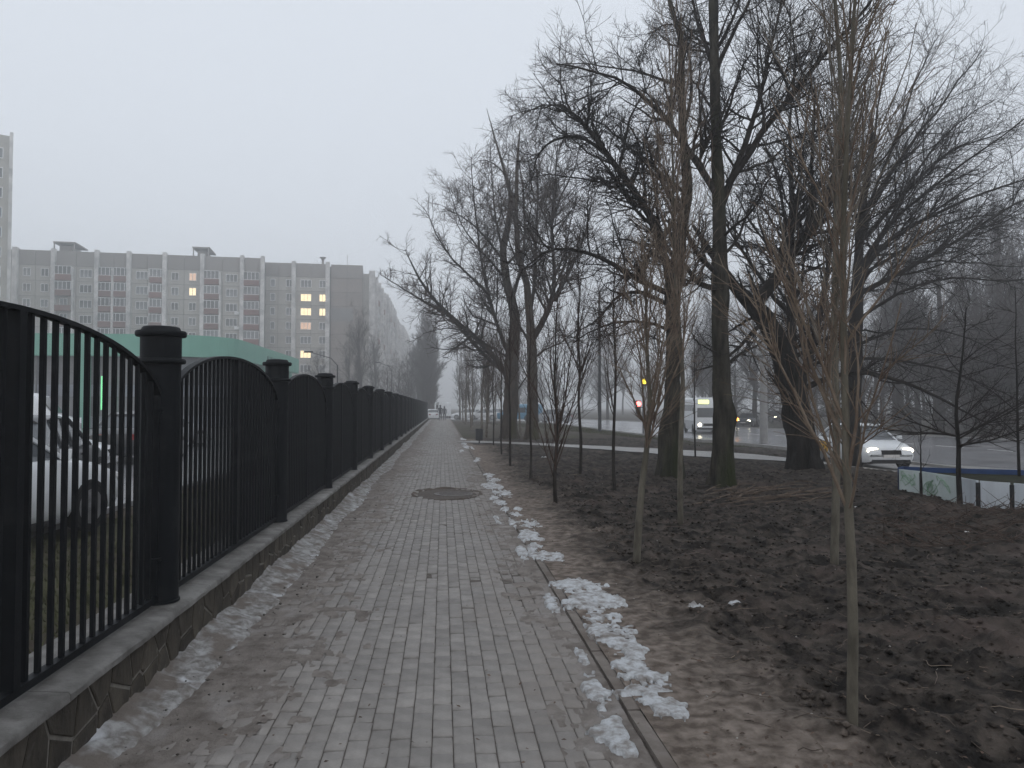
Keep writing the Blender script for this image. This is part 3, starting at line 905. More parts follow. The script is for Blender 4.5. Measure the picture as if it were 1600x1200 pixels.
for k in range(len(posts_y) - 1):
    yc = posts_y[k] + BAY / 2; half = BAY / 2 - 0.11
    pn = panel_rails(yc).build('panel', IRONB, fence)
    for i in range(1, NB + 1):
        u = -1 + 2 * i / (NB + 1); yy = yc + u * half; top = arch(u) - 0.006
        mid = i == (NB + 1) // 2
        hw = 0.026 if mid else 0.0115; hx = 0.026 if mid else 0.0105
        if k < 10 and nbar < 290:
            key = i
            if key not in bar_cache:
                q = MB(); q.box(-hx, hx, -hw, hw, 0, top - ZB - 0.015); bar_cache[key] = q.mesh('bar'); bar_cache[key].materials.append(IRONB)
            link('bar', bar_cache[key], None, pn, (FX, yy, ZB + 0.014)); nbar += 1
        else:
            rest_bars.box(FX - hx, FX + hx, yy - hw, yy + hw, ZB + 0.014, top)
o = rest_bars.build('bars', IRONB, fence); tag(o, kind='stuff')

# ================================================================== BUILDINGS
PANEL_ = mat('concrete_panel', (0.44, 0.42, 0.385), 0.9, (0.36, 0.342, 0.312), 0.35, 6, island=0.07, spec=0.15)
PANEL_TOP = mat('parapet_panel', (0.27, 0.248, 0.232), 0.9, (0.22, 0.202, 0.19), 0.4, 6, island=0.06, spec=0.15)
PILAS = mat('pale_pilaster', (0.74, 0.72, 0.70), 0.85, (0.38, 0.375, 0.37), 0.5, spec=0.15)
REDB = mat('balcony_red', (0.22, 0.095, 0.08), 0.85, (0.16, 0.07, 0.062), 0.8, island=0.15, spec=0.15)
SEAM = mat('seam_dark', (0.10, 0.095, 0.09), 0.95, (0.07, 0.065, 0.06), 1, spec=0.1)
FRAMEW = mat('window_frame', (0.82, 0.82, 0.82), 0.6, (0.7, 0.7, 0.7), 2, spec=0.3)
GLASS = mat('window_glass', (0.16, 0.165, 0.175), 0.15, (0.05, 0.055, 0.06), 0.4, island=0.6, spec=0.6)
LIT = mat('lit_window', (0.5, 0.4, 0.25), 0.6, (0.4, 0.3, 0.2), 1.1, emit=(1.0, 0.78, 0.45), estr=1.3)
LITD = mat('dim_window', (0.4, 0.3, 0.22), 0.6, (0.3, 0.25, 0.2), 1.1, emit=(1.0, 0.62, 0.42), estr=0.55)

def win_mesh(w_, h_, n, name='window'):
    m_ = MB(); t = 0.09
    m_.box(-w_ / 2, w_ / 2, -0.12, 0, -h_ / 2, -h_ / 2 + t); m_.box(-w_ / 2, w_ / 2, -0.12, 0, h_ / 2 - t, h_ / 2)
    for i in range(n + 1):
        x = -w_ / 2 + t / 2 + (w_ - t) * i / n
        m_.box(x - t / 2, x + t / 2, -0.118, -0.002, -h_ / 2 + t, h_ / 2 - t)
    me = m_.mesh(name); me.materials.append(FRAMEW); return me
def pane_mesh(w_, h_, m_):
    q = MB(); q.box(-w_ / 2 + 0.05, w_ / 2 - 0.05, -0.055, -0.01, -h_ / 2 + 0.05, h_ / 2 - 0.05); me = q.mesh('pane'); me.materials.append(m_); return me
WIN = {k: (win_mesh(*v), pane_mesh(v[0], v[1], GLASS), pane_mesh(v[0], v[1], LIT), pane_mesh(v[0], v[1], LITD)) for k, v in
       {'n': (1.3, 1.5, 2), 'w': (2.1, 1.5, 3), 'l': (2.9, 1.55, 4), 's': (0.9, 1.5, 1)}.items()}
def add_window(root, kind, u, z, lit=0, y=-0.0):
    o_ = link('window', WIN[kind][0], None, root, (u, y, z))
    link('pane', WIN[kind][1 + lit], None, o_)
    return o_

class Facade:
    """vertical facade through two plan points; local x runs along it, -y faces the camera"""
    def __init__(s, a, b, name, label, cat, group=None):
        s.a = a; s.b = b; e = (b - a).normalized(); s.rz = math.atan2(e.y, e.x); s.e = e
        s.root = thing(name, label, cat, (a.x, a.y, 0), s.rz, group)
    def u(s, px):
        # intersection of the sight line in column px with the facade line
        r = (px - 800) / F; dirv = Vector((r * math.cos(YAW) + math.sin(YAW), math.cos(YAW) - r * math.sin(YAW)))
        ax, ay = s.a.x, s.a.y; det = dirv.x * (-s.e.y) + s.e.x * dirv.y
        t = (ax * (-s.e.y) + s.e.x * ay) / det
        p = dirv * t
        return (Vector((p.x, p.y)) - Vector((ax, ay))).dot(Vector((s.e.x, s.e.y)))

TOPZ = 30.0
def rowz(k): return 25.9 - 2.8 * k
def slab_panels(root, u0, u1, ztop=TOPZ, top_m=PANEL_TOP, m_=PANEL_, nsplit=1, rows=10):
    w_ = (u1 - u0) / nsplit
    q = MB(); q.box(-w_ / 2 + 0.03, w_ / 2 - 0.03, -0.08, 0.02, -1.365, 1.365); pm = q.mesh('wall_panel'); pm.materials.append(m_)
    ht = ztop - rowz(0) - 1.4
    q = MB(); q.box(-w_ / 2 + 0.03, w_ / 2 - 0.03, -0.16, 0.02, 0.03, ht); tm = q.mesh('parapet_panel'); tm.materials.append(top_m)
    for i in range(nsplit):
        uc = u0 + w_ * (i + 0.5)
        link('parapet_panel', tm, None, root, (uc, 0, rowz(0) + 1.4))
        for k in range(rows):
            if rowz(k) < 0: break
            link('wall_panel', pm, None, root, (uc, 0, rowz(k)))
def pilaster(root, u, w_=0.7, dep=1.0, ztop=TOPZ + 0.3, m_=PILAS):
    q = MB(); q.box(u - w_ / 2, u + w_ / 2, -dep, 0.1, 0, ztop); q.build('pilaster', m_, root)
RED_ME = {}
def loggia(root, u, w_, k, filled=True):
    key = round(w_, 2)
    if key not in RED_ME:
        q = MB(); q.box(-w_ / 2, w_ / 2, -0.95, -0.80, -1.15, -0.25); q.box(-w_ / 2 - .02, w_ / 2 + .02, -0.97, 0, -1.30, -1.152)
        RED_ME[key] = q.mesh('balcony_front'); RED_ME[key].materials.append(REDB)
    b_ = link('balcony_front', RED_ME[key], None, root, (u, 0, rowz(k)))
    if filled:
        add_window(root, 'l' if w_ > 2.4 else 'w', u, rowz(k) + 0.52, 0, -0.80)
    else:
        add_window(root, 'n', u, rowz(k) + 0.3, 0, -0.085)

# long nine-storey panel block
F1 = Facade(W(-60, 136), W(409, 146), 'apartment_block', 'long grey panel apartment block with pale pilasters and dark red balconies', 'apartment block')
L1 = (F1.b - F1.a).length
mb = MB(); mb.box(0, L1, 0.0, 13, 0, TOPZ - 0.4); mb.build('core', SEAM, F1.root)
bays = [(-60, 22, 'nn'), (22, 82, 'nn'), (82, 150, 'lw'), (150, 200, 'll'), (200, 256, 'wl'), (256, 315, 'nn2'), (315, 377, 'lw'), (377, 409, 'l')]
for (p0, p1, ty) in bays:
    u0, u1 = F1.u(p0), F1.u(p1)
    slab_panels(F1.root, u0, u1, nsplit=1 if p1 - p0 < 40 else 2)
    pilaster(F1.root, u1)
    cs = {'nn': [(0.28, 'n'), (0.75, 'n')], 'lw': [(0.22, 'L'), (0.73, 'w')], 'll': [(0.28, 'L'), (0.75, 'L')], 'wl': [(0.35, 'w'), (0.79, 'L')], 'nn2': [(0.26, 'n'), (0.73, 'n')], 'l': [(0.46, 'L')]}[ty]
    for k in range(9):
        for (f_, c) in cs:
            uu = u0 + (u1 - u0) * f_
            if c == 'L': loggia(F1.root, uu, 2.75 if ty != 'l' else 2.8, k, random.random() < 0.85)
            else:
                lit = 0
                if ty == 'nn2' and f_ > 0.5 and k == 1: lit = 1
                if ty == 'nn2' and f_ > 0.5 and k == 0: lit = 2
                add_window(F1.root, c, uu, rowz(k) + 0.1, lit, -0.085)
            if c == 'w' and k in (2, 3) and p0 > 300:
                q = MB(); q.box(uu + 0.6, uu + 1.4, -0.5, -0.1, rowz(k) - 1.25, rowz(k) - 0.7); q.build('air_conditioner', FRAMEW, F1.root)
    if ty in ('ll',):
        pilaster(F1.root, (u0 + u1) / 2, 0.4, 1.0, TOPZ - 3)
    if ty in ('lw', 'wl'):
        pilaster(F1.root, u0 + (u1 - u0) * (0.45 if ty == 'lw' else 0.58), 0.3, 0.95, TOPZ - 3)
pilaster(F1.root, F1.u(22) + 0.0, 0.8)
for (pa, pb) in ((68, 104), (292, 320)):
    ua, ub = F1.u(pa), F1.u(pb)
    q = MB(); q.box(ua + 0.8, ub - 0.8, 4, 9, TOPZ - 0.4, TOPZ + 1.7); q.box(ua, ub, 3, 10, TOPZ + 2.1, TOPZ + 2.35)
    for uu in (ua + 0.1, ub - 0.3): q.box(uu, uu + 0.2, 3.1, 3.3, TOPZ - 0.4, TOPZ + 2.1)
    q.build('roof_housing', PANEL_TOP, F1.root)
# second, set back block with lit kitchens
F2 = Facade(W(410, 150), W(512, 152), 'apartment_block', 'set-back grey panel block with several lit yellow windows', 'apartment block')
L2 = (F2.b - F2.a).length
mb = MB(); mb.box(-2, L2, 0.0, 13, 0, TOPZ - 0.4); mb.build('core', SEAM, F2.root)
slab_panels(F2.root, F2.u(408), F2.u(458), nsplit=2); slab_panels(F2.root, F2.u(458), F2.u(511), nsplit=2)
for p in (458, 511): pilaster(F2.root, F2.u(p), 0.8, 0.9)
for k in range(9):
    add_window(F2.root, 's', F2.u(425), rowz(k) + 0.1, 0, -0.085); add_window(F2.root, 'n', F2.u(451), rowz(k) + 0.1, 0, -0.085)
    add_window(F2.root, 'w', F2.u(477), rowz(k) + 0.1, {1: 1, 2: 1, 3: 2, 5: 1}.get(k, 0), -0.085)
    add_window(F2.root, 'n', F2.u(503), rowz(k) + 0.1, {1: 1, 2: 1}.get(k, 0), -0.085)
q = MB(); q.bar((F2.u(501), 3, TOPZ - 0.5), (F2.u(501), 3, TOPZ + 1.6), 0.25, 8); q.bar((F2.u(501), 3, TOPZ + 1.4), (F2.u(501), 3, TOPZ + 1.9), 0.25, 8, 0.7); q.build('roof_vent', PANEL_TOP, F2.root)
q = MB(); q.bar((F2.u(540), 3, TOPZ - 0.5), (F2.u(540), 3, TOPZ + 2.6), 0.05, 5); q.build('aerial', PANEL_TOP, F2.root)
# blind brown end wall
BLIND = mat('brown_end_wall', (0.28, 0.245, 0.222), 0.92, (0.225, 0.198, 0.18), 0.25, 6, island=0.05, spec=0.1)
BLIND2 = mat('grey_end_patch', (0.23, 0.225, 0.22), 0.92, (0.19, 0.185, 0.18), 0.25, 6, spec=0.1)
F3 = Facade(W(512, 152.3), W(566, 153.5), 'apartment_block', 'blind brown gable end of the panel block with no windows', 'apartment block')
L3 = (F3.b - F3.a).length
mb = MB(); mb.box(0.05, L3, 0.0, 13, 0, TOPZ - 0.4); mb.build('core', SEAM, F3.root)
slab_panels(F3.root, 0.5, L3, m_=BLIND, nsplit=2)
q = MB(); q.box(0.55, 0.5 + (L3 - .5) * 0.7, -0.12, -0.085, rowz(3) + 1.2, rowz(2) + 1.0); q.build('render_patch', BLIND2, F3.root)
# receding terrace of blocks fading into the fog
for k, (ya, yb, xf, h) in enumerate([(157.5, 188, -14.9, 29.0), (190, 222, -14.4, 29.0), (224, 258, -15.0, 29), (262, 300, -14.2, 29), (304, 350, -14.5, 29)]):
    lab = ['nearest block of the receding row beside the blind brown gable', 'second block of the receding row fading in fog', 'middle block of the receding row in fog',
           'fourth block of the receding row almost lost in fog', 'farthest block of the receding row dissolving in fog'][k]
    r_ = thing('apartment_block', lab, 'apartment block', (xf, ya, 0), PI / 2, 'apartment blocks receding beside the path')
    # local x runs along +Y, local -y faces +X (the street)
    Ln = yb - ya
    q = MB(); q.box(0, Ln, 0, 13, 0, h - 0.3); q.build('core', PANEL_, r_)
    nb = int(Ln // 6.2)
    for i in range(nb + 1):
        uu = Ln * i / nb
        q = MB(); q.box(uu - 0.4, uu + 0.4, -1.1, 0.1, 0, h + 0.3); q.build('pilaster', PILAS, r_)
    for i in range(nb):
        uu = Ln * (i + 0.5) / nb
        if k < 3:
            for j in range(9):
                if i % 2 == 0:
                    add_window(r_, 'w', uu, rowz(j) - 0.7, 0, -0.02)
                else:
                    q = MB(); q.box(uu - 2.2, uu + 2.2, -1.0, 0, rowz(j) - 2.1, rowz(j) - 1.1); q.build('balcony_front', PILAS if j % 3 else REDB, r_)
    q = MB(); q.box(0, Ln, -0.2, 0.0, h - 3, h); q.build('parapet_panel', PANEL_TOP, r_)

# tall tower at the left edge of the view
tp1 = W(13, 108); _a = YAW - math.radians(34) ; tp0 = tp1 - Vector((math.cos(-_a - 0.0), math.sin(-_a), 0)) * 16
F4 = Facade(tp0, tp1, 'tower_block', 'tall pale tower block cut by the left edge of the view', 'tower block')
LT = (tp1 - tp0).length
mb = MB(); mb.box(0, LT, 0, 14, 0, 40.0); mb.build('core', PANEL_, F4.root)
q = MB(); q.box(LT - 0.45, LT, -0.3, 0, 0, 40.5); q.build('pilaster', PILAS, F4.root)
for k in range(12):
    add_window(F4.root, 'n', LT - 1.8, 37.4 - 2.8 * k, 0, -0.02)
    q = MB(); q.box(LT - 5.4, LT - 2.8, -0.9, 0, 36.4 - 2.8 * k, 37.4 - 2.8 * k); q.build('balcony_front', PILAS, F4.root)

# low green pavilion
GREEN = mat('green_fascia', (0.17, 0.40, 0.31), 0.6, (0.15, 0.36, 0.28), 0.6, island=0.03, spec=0.3)
GLZ = mat('shop_glazing', (0.13, 0.135, 0.145), 0.2, (0.07, 0.075, 0.08), 0.3, island=0.3, spec=0.6)
SHOPB = mat('shop_band', (0.24, 0.26, 0.30), 0.6, (0.16, 0.17, 0.2), 0.5, spec=0.3)
pav = thing('pavilion', 'low shop pavilion with rounded green fascia and grey glazing', 'shop', (-16.5, 60, 0))
def rounded(x0, x1, y0, y1, r, n=10, z=0):
    pts = [(x0, y1), (x0, y0)]
    for i in range(n + 1):
        a = -PI / 2 + PI / 2 * i / n
        pts.append((x1 - r + r * math.cos(a), y0 + r + r * math.sin(a)))
    pts.append((x1, y1))
    return [(p[0], p[1], z) for p in pts]
foot = rounded(-42, 0, 0, 30, 5)
def ring_at(off, z_):
    return rounded(-42 - off, off, -off, 30 + off, 5 + off, z=z_)
q = MB(); q.loft([ring_at(0.0, 5.45), ring_at(0.0, 7.1)]); q.build('fascia', GREEN, pav)
q = MB(); q.loft([ring_at(-0.9, 0), ring_at(-0.9, 5.45)]); q.build('glazed_wall', GLZ, pav)
q = MB(); q.loft([ring_at(-0.8, 2.4), ring_at(-0.8, 3.3)]); q.build('sign_band', SHOPB, pav)
q = MB(); q.loft([ring_at(-0.75, 0), ring_at(-0.75, 0.9)]); q.build('plinth', SHOPB, pav)
rg_ = ring_at(-0.72, 0)
MUL = mat('mullion_grey', (0.16, 0.16, 0.17), 0.5)
q = MB(); q.box(-.04, .04, -.04, .04, 0.9, 5.45); mul = q.mesh('mullion'); mul.materials.append(MUL)
for x in np.arange(-41, -5, 1.5): link('mullion', mul, None, pav, (x, .74, 0))
for y in np.arange(6, 29, 1.5): link('mullion', mul, None, pav, (-.74, y, 0))
q = MB(); q.loft([ring_at(-0.735, 4.3), ring_at(-0.735, 4.38)]); q.build('transom', MUL, pav)
for x in (-40.5, -33, -25.3, -17.8, -10.3): 
    q = MB(); q.box(x - 0.3, x + 0.3, 0.05, 0.65, 0, 5.45); q.build('column', GREEN, pav)
for y in (8, 14, 20, 26):
    q = MB(); q.box(-0.65, -0.05, y - 0.3, y + 0.3, 0, 5.45); q.build('column', GREEN, pav)
for i in range(7):
    q = MB(); q.box(0.005, 0.06, 14 + i * 1.4, 14.7 + i * 1.4, 5.6, 6.4); q.build('sign_letter', mat('sign_green', (0.03, 0.16, 0.12), 0.5), pav)
for (x, y) in ((-35, 8), (-24, 10), (-12, 9), (-5, 14)):
    q = MB(); q.lathe([(0.9, 7.05), (0.85, 7.3), (0.5, 7.55), (0.0, 7.65)], 14, (x, y, 0)); q.build('roof_dome', PILAS, pav)
NEON = mat('green_neon', (0.1, 0.5, 0.2), 0.5, emit=(0.25, 0.9, 0.42), estr=0.75)
q = MB(); p_ = W(160, 57.0); q.box(p_.x - 0.12, p_.x + 0.12, p_.y, p_.y + 0.12, 1.4, 3.9); o = q.build('neon_sign', NEON); tag(o, 'glowing green upright light strip in front of the shop glazing', 'neon sign')
q = MB(); p_ = W(22, 57.0); q.lathe([(0.0, -.2), (0.16, -0.1), (0.16, .1), (0, .2)], 10, (p_.x, p_.y, 2.5)); o = q.build('wall_lamp', mat('warm_lamp', (0.8, 0.6, 0.3), 0.5, emit=(1, 0.7, 0.3), estr=3)); tag(o, 'small warm yellow lamp on the shop front behind the fence', 'lamp')
q = MB(); p_ = W(228, 54.0); q.box(p_.x - 0.35, p_.x + 0.35, p_.y, p_.y + 0.1, 0.55, 1.25); q.box(p_.x - 0.3, p_.x - .22, p_.y+.02, p_.y + 0.08, 0, 0.55); q.box(p_.x + 0.22, p_.x + .3, p_.y+.02, p_.y + 0.08, 0, 0.55)
o = q.build('advert_board', mat('red_board', (0.45, 0.05, 0.05), 0.5)); tag(o, 'small red advertising board standing in the parking lot', 'sign')

# ================================================================== VEHICLES
CARPAINT = {}
def paint(name, c):
    if name not in CARPAINT:
        CARPAINT[name] = mat('paint_' + name, c, 0.32, tuple(x * 0.9 for x in c), 1.5, coat=0.4, spec=0.5,
                             extra=[(tuple(x * 0.55 for x in c), 2.0, 0.62, 0.85)])
    return CARPAINT[name]
TYRE = mat('tyre_rubber', (0.018, 0.018, 0.018), 0.9, (0.012, 0.012, 0.012), 10)
RIM = mat('wheel_rim', (0.30, 0.30, 0.31), 0.4, (0.2, 0.2, 0.2), 10, metal=0.5)
CGL = mat('car_glass', (0.06, 0.07, 0.08), 0.08, (0.04, 0.045, 0.05), 1, spec=0.8)
TRIM = mat('black_trim', (0.02, 0.02, 0.021), 0.7, (0.013, 0.013, 0.014), 8)
LAMPOFF = mat('lamp_clear', (0.5, 0.5, 0.5), 0.2, spec=0.6)
LAMPON = mat('headlight_on', (1, 1, 0.9), 0.3, emit=(1.0, 0.90, 0.66), estr=9.0)
LAMPAMB = mat('indicator_on', (1, 0.5, 0.1), 0.3, emit=(1.0, 0.42, 0.06), estr=4.0)
LAMPRED = mat('tail_lamp', (0.25, 0.02, 0.02), 0.3)

def car(label, loc, heading, body, L_=4.3, wd=1.70, h=1.45, lights=False, kind='sedan', group=None, extra=None):
    """local +x is forward; heading in degrees from world +x"""
    r_ = thing('parked_car' if not lights else 'moving_car', label, 'car', loc, math.radians(heading), group)
    hw = wd / 2; s = h / 1.45
    if kind == 'sedan':
        st = [(-.50, .44, .62, .86), (-.492, .30, .84, .93), (-.45, .24, .96, .97), (-.37, .22, .99, 1.0), (-.2, .22, .95, 1.0), (.0, .22, .94, 1.0), (.19, .22, .94, 1.0), (.28, .22, .90, 1.0),
              (.38, .22, .83, .98), (.45, .24, .74, .93), (.487, .28, .66, .86), (.50, .40, .56, .78)]
        gh = [(-.40, .95), (-.23, 1.40), (.04, 1.43), (.24, .91)]
    else:
        st = [(-.50, .44, .90, .90), (-.492, .30, 1.0, .95), (-.46, .24, 1.02, .98), (-.37, .22, .99, 1.0), (-.2, .22, .97, 1.0), (.0, .22, .96, 1.0), (.19, .22, .96, 1.0), (.28, .22, .92, 1.0),
              (.38, .22, .85, .98), (.45, .24, .76, .93), (.487, .28, .67, .86), (.50, .40, .56, .78)]
        gh = [(-.485, .97), (-.42, 1.38), (.04, 1.43), (.24, .93)]
    rings = []
    for (fx, zb, zt_, k) in st:
        x = fx * L_; q_ = hw * k; zb *= s; zt_ *= s; mid = zb + (zt_ - zb) * 0.5
        half = [(q_ * 0.90, zb), (q_ * 0.985, zb + 0.1 * s), (q_, mid), (q_ * 0.985, zt_ - 0.13 * s), (q_ * 0.93, zt_ - 0.04 * s), (q_ * 0.78, zt_)]
        rings.append([(x, a_, b_) for a_, b_ in half] + [(x, -a_, b_) for a_, b_ in half[::-1]])
    q = MB(); q.loft(rings); q.build('body', body, r_, smooth=38)
    # greenhouse
    bw, tw_ = hw * 0.90, hw * 0.66
    pt = [(gh[0][0] * L_, bw, gh[0][1] * s - .02), (gh[1][0] * L_, tw_, gh[1][1] * s - .02), (gh[2][0] * L_, tw_, gh[2][1] * s - .02), (gh[3][0] * L_, bw * 0.97, gh[3][1] * s - .02)]
    vs = pt + [(a_, -b_, c_) for a_, b_, c_ in pt]
    q = MB(); q.add(vs, [(0, 1, 2, 3), (7, 6, 5, 4), (0, 4, 5, 1), (3, 2, 6, 7), (1, 5, 6, 2)]); q.build('windows', CGL, r_)
    q = MB(); rf = []
    for (x, z_, k) in ((gh[1][0] * L_ - .10, -.045, .96), (gh[1][0] * L_ + 0.05, 0.005, 1.04), ((gh[1][0] + gh[2][0]) / 2 * L_, .03, 1.06), (gh[2][0] * L_ - 0.05, 0.012, 1.04), (gh[2][0] * L_ + .08, -.03, .97)):
        zc = gh[1][1] * s + z_
        rf.append([(x, tw_ * k, zc - .03), (x, -tw_ * k, zc - .03), (x, -tw_ * k * .85, zc + .015), (x, 0, zc + .03), (x, tw_ * k * .85, zc + .015)])
    q.loft(rf); q.build('roof', body, r_, smooth=60)
    for sgn in (1, -1):
        P_ = [Vector((a_, b_ * sgn * 1.01, c_)) for a_, b_, c_ in pt]
        q = MB(); q.bar(P_[0], P_[1], 0.045, 5); q.build('pillar', body, r_); q = MB(); q.bar(P_[3], P_[2], 0.035, 5); q.build('pillar', body, r_)
        for fx in ((-.16, .5) if kind == 'sedan' else (-.30, .5), (-.015, .5)):
            x = fx[0] * L_
            q = MB(); q.bar((x, bw * 1.0 * sgn, gh[0][1] * s - .03), (x, tw_ * 1.03 * sgn, gh[1][1] * s), 0.03, 5); q.build('pillar', body, r_)
    for fx in (-.31, .31):
        for sgn in (1, -1):
            c = (fx * L_, sgn * (hw - 0.09), 0.31)
            q = MB(); q.lathe([(0.20, -.09), (0.30, -.095), (0.31, -.07), (0.31, .07), (0.30, .095), (0.20, .09)], 20)
            wh = q.build('wheel', TYRE, r_, c, smooth=40); wh.rotation_euler = (PI / 2, 0, 0)
            q = MB(); q.lathe([(0.22, -.100), (0.22, .100)], 16); q.lathe([(0.05, -.11), (0.05, .11)], 8)
            q.build('rim', RIM, wh)
            q = MB(); q.lathe([(0.335, -.008), (0.335, .008)], 20); wa = q.build('wheel_arch', TRIM, r_, (fx * L_, sgn * (hw * 1.0 - 0.004), 0.32)); wa.rotation_euler = (PI / 2, 0, 0)
    for sgn in (1, -1):
        q = MB(); q.lathe([(0.0, -.03), (0.10, -.02), (0.13, .02), (0.0, .05)], 12); hl = q.build('headlight', LAMPON if lights else LAMPOFF, r_, (L_ * .478, sgn * hw * .66, .63 * s)); hl.rotation_euler = (0, PI / 2, 0); hl.scale = (0.75, 1.45, 1)
        q = MB(); q.box(-L_ / 2 - .005, -L_ / 2 + .08, sgn * hw * .55 - .12, sgn * hw * .55 + .12, .68 * s, .84 * s); q.build('tail_light', LAMPRED, r_)
        q = MB(); q.box(.17 * L_, .20 * L_, sgn * (hw + .02), sgn * (hw + .16), .95 * s, 1.07 * s, .01); q.build('mirror', body, r_)
        for fx in (-.16, .0):
            q = MB(); q.box(fx * L_ + .1, fx * L_ + .26, sgn * hw * 1.0 - .008, sgn * hw * 1.0 + .012, .76 * s, .79 * s); q.build('handle', TRIM, r_)
    q = MB(); q.box(L_ * .475, L_ * .5 + .012, -hw * .38, hw * .38, .50 * s, .64 * s, .01); q.build('grille', TRIM, r_)
    q = MB(); q.box(L_ * .46, L_ * .5 - .01, -hw * .74, hw * .74, .22 * s, .34 * s, .01); q.build('lower_bumper', TRIM, r_)
    q = MB(); q.box(L_ * .5 + .0, L_ * .5 + .02, -.26, .26, .40 * s, .50 * s); q.build('number_plate', PILAS, r_)
    if extra: extra(r_, L_, hw, s)
    return r_

def taxi(r_, L_, hw, s):
    for sgn in (1, -1):
        q = MB(); q.box(-.40 * L_, -.17 * L_, sgn * hw - .012, sgn * hw + .012, .45, .80, .0); q.build('livery_panel', mat('taxi_yellow', (0.75, 0.42, 0.05), 0.5), r_)
        q = MB()
        for i in range(5): q.box(-.39 * L_ + i * .19, -.39 * L_ + i * .19 + .095, sgn * hw - .014, sgn * hw + .016, .47 + .09 * (i % 2), .56 + .09 * (i % 2))
        q.build('livery_check', TRIM, r_)
WHITE = paint('white', (0.76, 0.78, 0.80)); SILV = paint('silver', (0.32, 0.33, 0.35)); DARK = paint('dark', (0.03, 0.032, 0.036)); BLUE = paint('blue', (0.10, 0.27, 0.42))
p = W(1344, 26.8)
car('white sedan with glowing headlights turning off the road beyond the black tree trunk', (p.x, p.y, tz(p.x, p.y) + 0.03), -95, WHITE, 4.3, 1.70, 1.47, True, extra=taxi)
lot = [(-5.6, 9.2, 78, WHITE, 'white hatchback parked closest behind the fence bars', 'hatch'),
       (-7.0, 13.6, 100, DARK, 'black sedan parked behind the fence next to the white hatchback', 'sedan'),
       (-9.5, 17.5, 15, WHITE, 'white sedan parked in the middle of the lot behind the fence', 'sedan'),
       (-14.0, 19.0, 10, SILV, 'silver hatchback parked side-on in the lot behind the fence', 'hatch'),
       (-16.5, 27.0, 5, WHITE, 'white hatchback parked side-on before the shop pavilion', 'hatch'),
       (-11.2, 31.5, 60, SILV, 'silver sedan parked near the right corner of the pavilion', 'sedan'),
       (-22.5, 33.0, 0, WHITE, 'white sedan parked farthest left before the pavilion', 'sedan'),
       (-9.0, 24.0, 95, DARK, 'dark sedan parked nose-on deep in the lot behind the fence', 'sedan')]
for (x, y, a_, pm_, lab, kd) in lot:
    car(lab, (x, y, 0.02), a_, pm_, group='cars in the parking lot behind the fence', kind=kd)
